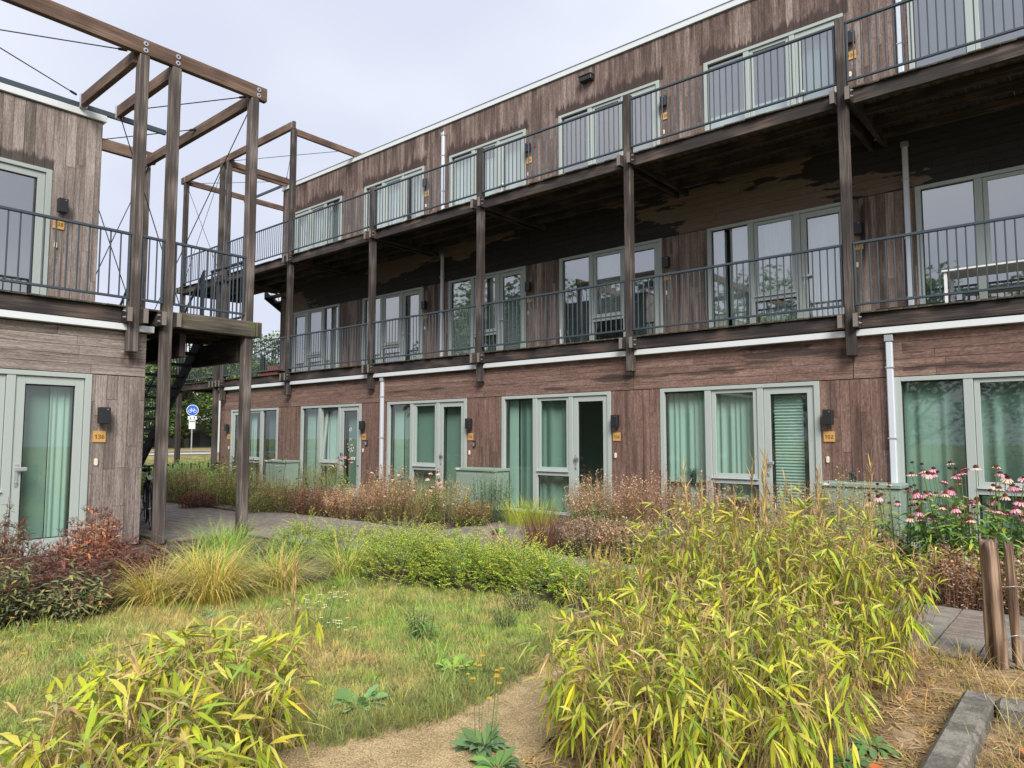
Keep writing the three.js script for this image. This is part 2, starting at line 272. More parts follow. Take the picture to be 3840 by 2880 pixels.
// ---------- glazed front of one flat ----------
function glazedFront(building, frame, u0, v0, o = {}) {
  const mir = !!o.mirror, up = !!o.up, fm = M.frame, gl = up ? M.glassUp : M.glass, base = frame.clone().multiply(new THREE.Matrix4().makeTranslation(u0, v0, 0));
  const X = u => mir ? UW - u : u, F = (gb, a, b, c, d, w0, w1, ch = 0.004) => gb.box(X(a), b, w0, X(c), d, w1, ch);
  const H = UH, fr = new GB();
  F(fr, 0, 0, 0.085, H, -0.09, 0.022); F(fr, UW - 0.085, 0, UW, H, -0.09, 0.022); F(fr, 0.085, H - 0.065, UW - 0.085, H, -0.09, 0.022); F(fr, 0.085, 0, UW - 0.085, 0.06, -0.09, 0.03);
  F(fr, 0.868, 0.06, 0.985, H - 0.065, -0.09, 0.012); F(fr, 1.802, 0.06, 1.905, H - 0.065, -0.09, 0.012);
  F(fr, 0.985, 0.785, 1.802, 0.865, -0.09, 0.008);
  const win = put(mesh('window_frame', fr.geo(false), fm, building), base);
  const pane = (a, b, c, d, w, par) => { const y0 = Math.min(X(a), X(c)), y1 = Math.max(X(a), X(c)), g = new GB(); g.poly([[y0, b, w], [y1, b, w], [y1, d, w], [y0, d, w]]); return mesh('pane', g.geo(false), gl, par); };
  const gasket = (gb, a, b, c, d, w) => { F(gb, a, b, a + 0.016, d, w - 0.02, w + 0.006, 0); F(gb, c - 0.016, b, c, d, w - 0.02, w + 0.006, 0); F(gb, a + 0.016, d - 0.016, c - 0.016, d, w - 0.02, w + 0.006, 0); F(gb, a + 0.016, b, c - 0.016, b + 0.012, w - 0.02, w + 0.006, 0); };
  const gk = new GB(); gasket(gk, 0.085, 0.06, 0.868, H - 0.065, -0.05); gasket(gk, 0.985, 0.06, 1.802, 0.785, -0.05);
  mesh('gasket', gk.geo(false), M.gasket, win);
  pane(0.085, 0.06, 0.868, H - 0.065, -0.05, win); pane(0.985, 0.06, 1.802, 0.785, -0.05, win);
  mesh('sill', new GB().box(X(0.985), 0.868, -0.02, X(1.802), 0.886, 0.045, 0.003).geo(false), M.sillAlu, win);
  // tilting sash
  const sash = new GB(), s0 = 0.99, s1 = 1.797, b0 = 0.89, b1 = H - 0.07, t = 0.07; const FY = (gb, a, b, c, d, w0, w1) => F(gb, a, b - b0, c, d - b0, w0, w1);
  FY(sash, s0, b0, s0 + t, b1, -0.075, -0.012); FY(sash, s1 - t, b0, s1, b1, -0.075, -0.012); FY(sash, s0 + t, b1 - t + 0.01, s1 - t, b1, -0.075, -0.012); FY(sash, s0 + t, b0, s1 - t, b0 + t, -0.075, -0.012);
  const sm = mesh('sash', sash.geo(false), fm, win); sm.position.y = b0; if (o.tilt) sm.rotation.x = -o.tilt;
  { const y0 = Math.min(X(s0 + t), X(s1 - t)), y1 = Math.max(X(s0 + t), X(s1 - t)), g = new GB(); g.poly([[y0, t, -0.04], [y1, t, -0.04], [y1, b1 - b0 - t + 0.01, -0.04], [y0, b1 - b0 - t + 0.01, -0.04]]); const pm = mesh('pane', g.geo(false), gl, win); pm.position.y = b0; pm.rotation.x = sm.rotation.x; }
  // door
  const dl = new GB(), d0 = 1.91, d1 = 2.72, dt = 0.108, db = 0.065, dh = H - 0.07;
  F(dl, d0, db, d0 + dt, dh, -0.075, -0.008); F(dl, d1 - dt, db, d1, dh, -0.075, -0.008); F(dl, d0 + dt, dh - dt, d1 - dt, dh, -0.075, -0.008); F(dl, d0 + dt, db, d1 - dt, db + 0.155, -0.075, -0.008);
  const door = put(mesh('door', dl.geo(false), fm, building), base); pane(d0 + dt, db + 0.155, d1 - dt, dh - dt, -0.042, door);
  const dg = new GB(); gasket(dg, d0 + dt, db + 0.155, d1 - dt, dh - dt, -0.042); mesh('gasket', dg.geo(false), M.gasket, door);
  const hd = new GB(); F(hd, 1.945, 0.93, 1.985, 1.225, -0.008, 0.004, 0.003); F(hd, 1.95, 1.13, 2.075, 1.185, 0.035, 0.06, 0.012); F(hd, 1.955, 1.135, 1.985, 1.18, 0, 0.05, 0.004); F(hd, 1.952, 0.965, 1.978, 1.0, 0.004, 0.02, 0.006);
  mesh('handle', hd.geo(false), M.zinc, door);
  // room behind: floor, ceiling, sides and back
  const rm = new GB(), ra = -0.45, rb = UW + 0.45, rd = o.depth || 2.6, y1 = H + 0.12; rm.box(ra, -0.06, -rd, rb, 0.0, -0.1); rm.box(ra, y1, -rd, rb, y1 + 0.05, -0.1); rm.box(ra - 0.05, 0, -rd, ra, y1, -0.1); rm.box(rb, 0, -rd, rb + 0.05, y1, -0.1); rm.box(ra, 0, -rd - 0.06, rb, y1, -rd);
  put(mesh('room', rm.geo(false), M.wallIn, building), base);
  return base;
}
function cloth(a, c, b, d, w, folds, amp, seed) { // wavy hanging cloth
  const gb = new GB(), n = Math.max(8, Math.round(folds * 6)), rnd = rngOf(seed), ph = rnd() * 6, m = 6; const rows = [];
  for (let j = 0; j <= m; j++) { const row = []; for (let i = 0; i <= n; i++) { const f = i / n, v = mix(b, d, j / m), p = f * folds * 6.283 + ph + 2.2 * Math.sin(f * 5 + seed) + 1.1 * Math.sin(f * 17 + seed * 2), sp = 0.7 + 0.3 * (1 - j / m), dz = amp * sp * Math.sin(p), dd = amp * sp * Math.cos(p) * folds * 6.283 / (c - a), l = Math.hypot(1, dd); row.push(gb.v(mix(a, c, f), v, w + dz, -dd / l, 0, 1 / l, f, v)); } rows.push(row); }
  for (let j = 0; j < m; j++) for (let i = 0; i < n; i++) { gb.tri(rows[j][i], rows[j][i + 1], rows[j + 1][i + 1]); gb.tri(rows[j][i], rows[j + 1][i + 1], rows[j + 1][i]); }
  return gb.geo(false);
}
function pleats(a, c, b, d, w) { const gb = new GB(), n = Math.round((d - b) / 0.05); for (let k = 0; k < n; k++) { const y0 = mix(b, d, k / n), y1 = mix(b, d, (k + 0.5) / n), y2 = mix(b, d, (k + 1) / n); gb.poly([[a, y0, w - 0.012], [c, y0, w - 0.012], [c, y1, w + 0.012], [a, y1, w + 0.012]]); gb.poly([[a, y1, w + 0.012], [c, y1, w + 0.012], [c, y2, w - 0.012], [a, y2, w - 0.012]]); } return gb.geo(false); }
// drapes: list of [kind, u0, u1, v0, v1]
function drape(base, spec, where) {
  let k = 0;
  for (const [kind, a, c, b = 0.02, d = 2.38] of spec) {
    k++; let g, mt = M.curtain, w = -0.17 - 0.02 * k, lab, nm = 'curtain', cat = 'curtain';
    const side = c < 1 ? (c - a < 0.6 ? (a > 0.4 ? 'right half of left pane' : 'left strip of left pane') : 'left pane') : a > 1.85 ? 'door glass' : c - a > 1.6 ? 'whole front' : a > 0.9 ? 'middle pane' : 'two window panes';
    if (kind === 'sheer') { g = cloth(a, c, b, d, w, (c - a) * 9, 0.022, k + a * 7); lab = 'white folded curtain, ' + side + ', ' + where; }
    else if (kind === 'grey') { g = cloth(a, c, b, d, w, (c - a) * 5, 0.03, k + a * 5); mt = M.curtainGrey; lab = 'grey folded curtain, ' + side + ', ' + where; }
    else if (kind === 'dark') { g = cloth(a, c, b, d, w, (c - a) * 4, 0.02, k + a * 3); mt = M.curtainDark; lab = 'dark drawn curtain, ' + side + ', ' + where; }
    else if (kind === 'pleat') { g = pleats(a, c, b, d, w + 0.07); nm = 'pleated_blind'; cat = 'blind'; lab = 'white pleated blind, ' + side + ', ' + where; }
    else if (kind === 'roller') { g = boxGeo(a, b, w - 0.004, c, d, w, 0); mt = M.curtainGrey; nm = 'roller_blind'; cat = 'blind'; lab = 'flat grey roller blind, ' + side + ', ' + where; }
    else { g = boxGeo(a, b, w - 0.006, c, d, w, 0); nm = 'roller_blind'; cat = 'blind'; lab = 'flat white screen, ' + side + ', ' + where; }
    const o = put(mesh(nm, g, mt, scene), base); tag(o, lab, cat, 'curtains and blinds in the windows');
  }
}
// fittings beside a door
const plateTex = new Map();
function plateMaterial(txt) {
  if (!plateTex.has(txt)) { const c = document.createElement('canvas'); c.width = 192; c.height = 180; const x = c.getContext('2d'); x.fillStyle = '#c79a58'; x.fillRect(0, 0, 192, 180); const rnd = rngOf(txt * 13 + 1); for (let i = 0; i < 60; i++) { x.fillStyle = `rgba(${rnd() > 0.5 ? '120,80,35' : '225,185,120'},${0.05 + rnd() * 0.12})`; x.fillRect(0, rnd() * 180, 192, 1 + rnd() * 4); } x.fillStyle = '#5a3a18'; x.font = 'bold 98px sans-serif'; x.textAlign = 'center'; x.textBaseline = 'middle'; x.fillText(String(txt), 96, 94); const t = new THREE.CanvasTexture(c); t.colorSpace = THREE.SRGBColorSpace; plateTex.set(txt, [S({ map: t, roughness: 0.5 }), S({ color: rgb(0.45, 0.26, 0.09), roughness: 0.55 })]); }
  return plateTex.get(txt);
}
function fittings(base, o, num, where) {
  const X = u => o.mirror ? UW - u : u;
  const lx = X(2.955), lamp = thing('wall_lamp', 'black box wall lamp, ' + where + ', above plate ' + num, 'lamp', 'wall lamps beside the doors');
  mesh('housing', boxGeo(-0.07, -0.115, 0.045, 0.07, 0.115, 0.15, 0.006), M.black, lamp); mesh('bracket', boxGeo(-0.035, -0.06, 0.004, 0.035, 0.06, 0.045, 0.003), M.black, lamp); mesh('lens', new GB().tube([[0.03, 0.085, 0.149], [0.03, 0.085, 0.154]], 0.007, 10).geo(false), M.zinc, lamp);
  put(lamp, base.clone().multiply(new THREE.Matrix4().makeTranslation(lx, 1.885, 0)));
  const px = X(2.935), mats = plateMaterial(num), pl = thing('number_plate', 'wooden house number plate ' + num + ', ' + where, 'number plate', 'wooden number plates beside the doors');
  mesh('plate', boxGeo(-0.085, -0.082, 0.004, 0.085, 0.082, 0.018, 0.003), mats[1], pl); const fg = new GB(); fg.poly([[-0.081, -0.078, 0.0195], [0.081, -0.078, 0.0195], [0.081, 0.078, 0.0195], [-0.081, 0.078, 0.0195]], [[0, 0], [1, 0], [1, 1], [0, 1]]); mesh('number', fg.geo(false), mats[0], pl);
  put(pl, base.clone().multiply(new THREE.Matrix4().makeTranslation(px, 1.585, 0)));
  const bl = thing('doorbell', 'small cream doorbell, ' + where + ', below plate ' + num, 'doorbell', 'doorbells beside the doors'); const sh = new THREE.Shape(); sh.absarc(0, 0.028, 0.02, 0, Math.PI); sh.absarc(0, -0.028, 0.02, Math.PI, Math.PI * 2); mesh('case', new THREE.ExtrudeGeometry(sh, { depth: 0.016, bevelEnabled: true, bevelSize: 0.003, bevelThickness: 0.004, bevelSegments: 2 }), M.cream, bl); mesh('button', new GB().tube([[0, 0.02, 0.018], [0, 0.02, 0.024]], 0.009, 12).geo(false), M.white, bl);
  put(bl, base.clone().multiply(new THREE.Matrix4().makeTranslation(X(2.905), 1.228, 0.004)));
}
// ================= main building =================
const mainB = thing('apartment_building', 'long brown timber clad building with two balcony storeys', 'building');
const mg = wallFrame('main', MAIN_G), mu = wallFrame('main', MAIN_U);
const MX0 = -22.62, MX1 = 4.8;
const unitsX = [-2.42, -6.3, -10.175, -14.055, -17.93], unitL = -21.95, F1 = 3.5, F2 = 7.13;
{
  const holesAt = v => [...unitsX, unitL].map(u => [u, u + UW, v - 0.2, v + UH]);
  const hg = holesAt(0), h1 = holesAt(F1), h2b = holesAt(F2);
  const brown = [0.03, 0.02, 0.017], black = [0.011, 0.011, 0.012];
  const gBoards = [...vertBoards(MX0, MX1, 0.02, UH + 0.001, 0.145, hg, 5, 1.9), ...horiBoards(MX0, MX1, UH + 0.01, 3.115, 5, POSTS.map(p => p - 0.02), 6)];
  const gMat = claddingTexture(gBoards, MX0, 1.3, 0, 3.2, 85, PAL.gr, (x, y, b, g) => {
    if (b.h) { const n = fbm(x * 0.7 + 9, y * 7, 4) + (x > -2.3 ? 0.12 : 0); const top = y > 3.02 ? 0.35 * sst(0.4, 0.6, vn(x * 5, 3)) : 0; return [clamp(0.75 * sst(0.66, 0.72, n + g * 0.06) + top * 0.7), brown]; }  // band boards: ragged brown patches, darker in places along the top row
    const n = fbm(x * 6 + 3, y * 0.5 + b.s * 0.01, 3); return [0.55 * sst(0.56, 0.72, n), [0.05, 0.026, 0.02]];
  });
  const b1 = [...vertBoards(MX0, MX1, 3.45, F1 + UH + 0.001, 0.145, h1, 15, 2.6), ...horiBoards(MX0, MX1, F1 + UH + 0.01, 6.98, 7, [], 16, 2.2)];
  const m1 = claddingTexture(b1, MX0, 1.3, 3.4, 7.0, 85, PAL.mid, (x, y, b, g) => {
    if (b.h) { const n = fbm(x * 0.42 + 4, y * 1.15 + 7, 3) * 0.8 + 0.14 * vn(x * 2.2, y * 17) + 0.06 * vn(x * 9, y * 40), pale = sst(0.53, 0.542, n); return [0.96, pale ? [mix(0.012, 0.15, pale), mix(0.012, 0.108, pale), mix(0.013, 0.08, pale)] : black]; }  // near-black of stain and deck shade together, put into the colour; ragged brown patches
    const n = vn(x * 7 + 9, y * 0.8); const lampx = unitsX.some(u => Math.abs(x - u - 3.0) < 0.16) ? sst(4.6, 5.2, y) * 0.6 : 0; return [clamp(0.5 * sst(0.55, 0.75, n) + lampx * sst(0.3, 0.6, vn(x * 14, y * 3))), brown];
  });
  const b2 = vertBoards(MX0, MX1, 7.04, 10.56, 0.138, h2b, 25, 1.9);
  const m2 = claddingTexture(b2, MX0, 1.3, 7.0, 10.6, 85, PAL.up, (x, y, b, g) => {
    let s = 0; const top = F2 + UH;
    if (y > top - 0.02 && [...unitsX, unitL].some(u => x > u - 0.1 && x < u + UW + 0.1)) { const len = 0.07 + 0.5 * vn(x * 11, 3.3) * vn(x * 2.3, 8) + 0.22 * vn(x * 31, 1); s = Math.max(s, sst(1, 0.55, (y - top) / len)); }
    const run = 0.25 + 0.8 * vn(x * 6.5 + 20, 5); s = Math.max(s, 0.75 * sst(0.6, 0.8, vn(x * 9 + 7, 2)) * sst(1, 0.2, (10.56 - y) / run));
    s = Math.max(s, 0.5 * sst(0.64, 0.78, fbm(x * 5 + 31, y * 0.7, 3)));
    return [s * 0.88, [0.04, 0.022, 0.018]];
  });
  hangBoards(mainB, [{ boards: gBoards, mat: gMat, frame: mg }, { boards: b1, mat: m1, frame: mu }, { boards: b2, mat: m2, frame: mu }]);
  // dark backing behind the boards, with openings for the glazed fronts
  const back = (fr, y0, y1, holes) => { const gb = new GB(), hs = holes.slice().sort((a, b) => a[0] - b[0]); let x = MX0; for (const h of hs) { gb.box(x, y0, -0.09, h[0] - 0.001, h[3], -0.024); x = h[1] + 0.001; } gb.box(x, y0, -0.09, MX1, hs[0][3], -0.024); gb.box(MX0, hs[0][3], -0.09, MX1, y1, -0.024); put(mesh('wall', gb.geo(false), M.wallBack, mainB), fr); };
  back(mg, 0, 3.13, hg); back(mu, 3.3, 7.0, h1); back(mu, 7.0, 10.6, h2b);
  // shell: ends, back, floors, roof
  const sh = new GB(); sh.box(MX0 - 0.12, 0, -21, MX0 - 0.005, 3.13, MAIN_G - 0.02); sh.box(MX0 - 0.12, 3.13, -21, MX0 - 0.005, 10.58, MAIN_U - 0.02); sh.box(MX1 + 0.005, 0, -21, MX1 + 0.12, 3.13, MAIN_G - 0.02); sh.box(MX1 + 0.005, 3.13, -21, MX1 + 0.12, 10.58, MAIN_U - 0.02); sh.box(MX0, 0, -21.1, MX1, 10.58, -20.98); mesh('end_wall', sh.geo(false), M.beamEdge, mainB);
  const sl = new GB(); sl.box(MX0, 2.72, -20.9, MX1, 3.14, MAIN_U - 0.1); sl.box(MX0, 3.12, -13.7, MX1, 3.16, MAIN_G - 0.03); sl.box(MX0, 6.3, -20.9, MX1, 7.0, MAIN_U - 0.14); mesh('floor_slab', sl.geo(false), M.wallBack, mainB);
  mesh('roof', boxGeo(MX0 - 0.1, 10.5, -21, MX1 + 0.1, 10.6, MAIN_U - 0.1), M.wallBack, mainB);
  const rt = new GB(); rt.box(MX0 - 0.16, 10.575, MAIN_U - 0.25, MX1 + 0.16, 10.715, MAIN_U + 0.045, 0.006); mesh('roof_edge', rt.geo(false), M.trim, mainB);
  const gt = new GB(); gt.box(MX0 - 0.05, 3.118, MAIN_G - 0.05, MX1 + 0.05, 3.215, MAIN_G + 0.11, 0.004); mesh('eave_trim', gt.geo(false), M.trim, mainB);
  const drip = new GB(); drip.box(MX0 - 0.18, 10.716, MAIN_U - 0.27, MX1 + 0.18, 10.728, MAIN_U + 0.062); mesh('coping', drip.geo(false), M.zinc, mainB);
}
{
  const gN = [100, 102, 104, 106, 108], n1 = [112, 114, 116, 118, 120], n2 = [124, 126, 128, 130, 132];
  const gD = [[['grey', 0.02, 0.95], ['grey', 1.0, 1.85], ['grey', 1.9, 2.75]], [['sheer', 0.05, 1.0], ['sheer', 0.98, 1.85, 0.5], ['pleat', 2.03, 2.5, 0.24]], [['screen', 0.06, 0.32], ['grey', 0.34, 1.3], ['grey', 1.25, 1.85]], [['screen', 0.06, 0.42], ['roller', 0.44, 1.9], ['roller', 1.92, 2.75]], [['screen', 0.06, 0.46], ['screen', 0.48, 0.92], ['sheer', 1.0, 1.8], ['roller', 1.95, 2.75]]];
  const d1 = [[['dark', 0.05, 0.95, 0.02, 1.0]], [['screen', 0.06, 0.34], ['screen', 0.42, 0.9], ['sheer', 1.0, 1.8], ['screen', 1.0, 1.8, 0.05, 0.7], ['sheer', 1.95, 2.75]], [['dark', 0.05, 0.8], ['pleat', 1.0, 1.8, 0.9], ['dark', 1.95, 2.72]], [['pleat', 0.06, 0.9], ['pleat', 1.95, 2.72], ['roller', 1.0, 1.8]], [['dark', 0.05, 0.5], ['dark', 1.95, 2.72]]];
  const d2 = [[['screen', 0.05, 0.95, 0.05, 1.0]], [['screen', 0.04, 0.95, 0.05, 1.3], ['screen', 0.98, 1.85, 0.05, 1.3], ['roller', 1.9, 2.76]], [['screen', 0.04, 0.95, 0.05, 0.95], ['screen', 0.98, 1.85, 0.05, 0.95], ['roller', 1.9, 2.76, 0.05, 1.2]], [['sheer', 0.04, 0.95], ['sheer', 1.0, 1.8, 0.02, 2.1], ['sheer', 1.95, 2.76]], [['sheer', 0.04, 0.95], ['sheer', 1.0, 1.5], ['dark', 2.0, 2.2], ['sheer', 2.2, 2.76]]];
  const bay = ['rightmost bay', 'second bay from right', 'third bay from right', 'fourth bay from right', 'fifth bay from right'];
  unitsX.forEach((u, i) => {
    let o = { tilt: i === 4 ? 0.11 : 0 }; let b = glazedFront(mainB, mg, u, 0, o); if (i) fittings(b, o, gN[i], 'ground floor ' + bay[i]); drape(b, gD[i], 'ground floor, ' + bay[i]);
    o = { up: true }; b = glazedFront(mainB, mu, u, F1, o); if (i) fittings(b, o, n1[i], 'middle balcony ' + bay[i]); drape(b, d1[i], 'middle storey, ' + bay[i]);
    b = glazedFront(mainB, mu, u, F2, o); if (i) fittings(b, o, n2[i], 'top balcony ' + bay[i]); drape(b, d2[i], 'top storey, ' + bay[i]);
  });
  let o = { mirror: true }; let b = glazedFront(mainB, mg, unitL, 0, o); fittings(b, o, 110, 'at the far left end'); drape(b, [['sheer', 0.95, 1.3], ['dark', 0.05, 0.8], ['dark', 1.95, 2.7]], 'of number 110 at the far end');
  o = { mirror: true, up: true }; b = glazedFront(mainB, mu, unitL, F1, o); drape(b, [['sheer', 1.95, 2.7], ['dark', 0.1, 0.5]], 'on the middle storey at the far end'); b = glazedFront(mainB, mu, unitL, F2, o); drape(b, [['sheer', 0.1, 0.9], ['sheer', 1.0, 1.8], ['grey', 1.95, 2.7]], 'on the top storey at the far end');
}
// ================= timber gallery =================
// local u along the wall, v up, w out from the upper wall
function gallery(G, fr, spec) {
  const add = (n, geo, m) => put(mesh(n, geo, m, G), fr), B = (a, b, c, d, e, f, ch = 0.008) => boxGeo(a, b, c, d, e, f, ch);
  for (const p of spec.posts) add('post', B(p.u - 0.07, p.v0, 2.19, p.u + 0.07, p.v1, 2.35, 0.012), spec.postMat || M.post);
  for (const L of spec.levels) {
    const t = L.v;                                     // top of the edge beam
    for (const p of L.cross) for (const s of [-1, 1]) {
      add('cross_beam', B(p + s * 0.075, t - 0.215, 0.02, p + s * 0.145, t, 2.46, 0.006), M.beamDark);
      add('beam_end', B(p + s * 0.0755, t - 0.21, 2.4605, p + s * 0.1445, t - 0.005, 2.466, 0.003), M.endgrain);
      if (s === (spec.boltSide || 1)) for (const y of [t - 0.06, t - 0.15]) add('bolt', new GB().tube([[p + s * 0.145, y, 2.39], [p + s * 0.162, y, 2.39], [p + s * 0.185, y, 2.39]], [0.022, 0.017, 0.004], 10).geo(false), M.zinc);
    }
    for (let k = 0; k + 1 < L.edge.length; k++) { const a = L.edge[k] + 0.147, b = L.edge[k + 1] - 0.147; add('edge_beam', B(a, t - 0.215, 2.2, b, t - 0.002, 2.27, 0.006), L.mat || M.beamEdge); if (L.joists !== false) for (const w of [0.35, 0.95, 1.55]) add('joist', B(a, t - 0.16, w, b, t - 0.002, w + 0.055, 0.004), M.beamDark); }
    const n = Math.round((L.u1 - L.u0) / 0.19), st = (L.u1 - L.u0) / n; const shapes = [0, 1, 2, 3].map(k => boxGeo(0.0015, 0, 0.02, st - 0.0015, 0.03 - 0.002 * k, 2.3 + 0.012 * k, 0.004));
    for (let k = 0; k < n; k++) { const m = mesh('deck_board', shapes[Math.floor(h2(k, Math.round(t * 10)) * 4)], M.deck, G); m.position.set(L.u0 + k * st, t + 0.002 + h2(k, 9) * 0.004, 0); put(m, fr); }
  }
}
function railing(fr, u0, u1, v, w, label, gap = 0.112, mat = M.steel, along = 'u') {
  const t = thing('balcony_railing', label, 'railing', 'grey steel railings on the balconies'), L = u1 - u0;
  mesh('top_rail', boxGeo(0, 1.045, -0.025, L, 1.085, 0.025, 0.006), mat, t); mesh('bottom_rail', boxGeo(0, 0.1, -0.02, L, 0.135, 0.02, 0.005), mat, t);
  for (const x of [0.006, L - 0.006 - 0.028]) mesh('end_upright', boxGeo(x, 0.135, -0.018, x + 0.028, 1.045, 0.018, 0.004), mat, t);
  const n = Math.round(L / gap), g = boxGeo(-0.0095, 0.135, -0.0095, 0.0095, 1.045, 0.0095, 0.004); for (let k = 1; k < n; k++) { const m = mesh('baluster', g, mat, t); m.position.x = L * k / n; }
  const loc = new THREE.Matrix4(); if (along === 'w') { loc.makeRotationY(Math.PI / 2); loc.setPosition(w, v, u1); } else loc.makeTranslation(u0, v, w);
  put(t, fr.clone().multiply(loc)); return t;
}
const D1 = 3.445, D2 = 6.985;                          // tops of the edge beams
const PEND = 0.92, BP = -22.8, CP = -25.5;
const mainG = thing('timber_gallery', 'dark timber balcony frame along the long building', 'balcony frame');
gallery(mainG, mu, {
  posts: [...[PEND, ...POSTS.slice(0, 4)].map(u => ({ u, v0: 2.81, v1: 8.19 })), { u: POSTS[4], v0: 2.81, v1: 10.9 }, { u: POSTS[5], v0: 2.78, v1: 10.9 }, { u: BP, v0: 0, v1: 10.9 }, { u: CP, v0: 0, v1: 10.9 }],
  levels: [{ v: D1, cross: [PEND, ...POSTS, BP, CP], edge: [4.8, PEND, ...POSTS, CP].reverse(), u0: CP - 0.3, u1: 4.8, joists: true, mat: M.beamDark }, { v: D2, cross: [PEND, ...POSTS, BP, CP], edge: [4.8, PEND, ...POSTS, CP].reverse(), u0: CP - 0.3, u1: 4.8 }],
});
{
  const lv = [['middle', D1 + 0.035], ['top', D2 + 0.035]], names = ['in the rightmost bay', 'in the second bay from right', 'in the third bay from right', 'in the fourth bay from right', 'in the fifth bay from right', 'in the far left bay'];
  for (const [nm, v] of lv) { [PEND, ...POSTS].slice(0, 6).forEach((u1, i) => { const u0 = POSTS[i]; railing(mu, u0 + 0.075, u1 - 0.075, v, 2.3, 'grey steel railing on the ' + nm + ' balcony ' + names[i]); }); railing(mu, CP + 0.08, POSTS[5] - 0.55, v, 2.3, 'grey steel railing of the ' + nm + ' stair landing at the far end', 0.13); }
}
// pergola frame over the far stair
function pergola(G, fr, spec) {
  const add = (n, geo, m) => put(mesh(n, geo, m, G), fr);
  for (const [a, b, v, w] of spec.longs) add('top_beam', boxGeo(a, v, w - 0.05, b, v + 0.235, w + 0.05, 0.008), M.beamTop);
  for (const [u, w0, w1, v] of spec.cross) { add('top_cross_beam', boxGeo(u - 0.045, v, w0, u + 0.045, v + 0.2, w1, 0.008), M.beamTop); add('hanger', boxGeo(u - 0.055, v - 0.02, w0 - 0.012, u + 0.055, v + 0.215, w0 + 0.05, 0.003), M.zinc); }
  for (const [u, v, w] of spec.bolts) for (const dy of [0.06, 0.16]) { add('washer', new GB().tube([[u, v + dy, w], [u, v + dy, w + 0.008]], 0.036, 14).geo(false), M.zinc); add('bolt', new GB().tube([[u, v + dy, w + 0.008], [u, v + dy, w + 0.02]], 0.014, 8).geo(false), M.black); }
  for (const [a, b] of spec.wires) { add('bracing_cable', new GB().tube([a, b], 0.009, 6).geo(false), M.steelDark); for (const [p, q] of [[a, b], [b, a]]) { const f = 0.12 / Math.hypot(q[0] - p[0], q[1] - p[1], q[2] - p[2]), e = [0, 1, 2].map(k => p[k] + (q[k] - p[k]) * f); add('cable_clamp', new GB().tube([p, e], 0.02, 6).geo(false), M.steelDark); } }
  for (const [a, b, v, w] of spec.rails || []) add('roof_rail', boxGeo(a, v, w - 0.03, b, v + 0.09, w + 0.03, 0.005), M.steel);
}
pergola(mainG, mu, {
  longs: [[CP - 0.3, POSTS[4] + 0.08, 10.9, 2.3], [CP - 0.3, MX0 - 0.2, 10.9, -2.2]],
  cross: [[POSTS[4], -0.5, 2.24, 10.74], [POSTS[5], -0.5, 2.24, 10.74], [BP, -0.5, 2.24, 10.8], [CP, -2.15, 2.24, 10.84]],
  bolts: [[POSTS[4], 10.92, 2.352], [POSTS[5], 10.92, 2.352], [BP, 10.92, 2.352], [CP, 10.92, 2.352]],
  wires: [[[POSTS[4], 10.95, 2.2], [POSTS[5], 10.95, 0.1]], [[POSTS[4], 10.95, 0.1], [POSTS[5], 10.95, 2.2]], [[CP, 10.85, 2.27], [BP, 7.1, 2.27]], [[CP, 7.1, 2.27], [BP, 10.85, 2.27]], [[CP, 10.9, 2.2], [BP, 10.9, 0.2]]],
  rails: [[CP, MX0 - 0.2, 10.75, 0.0]],
});
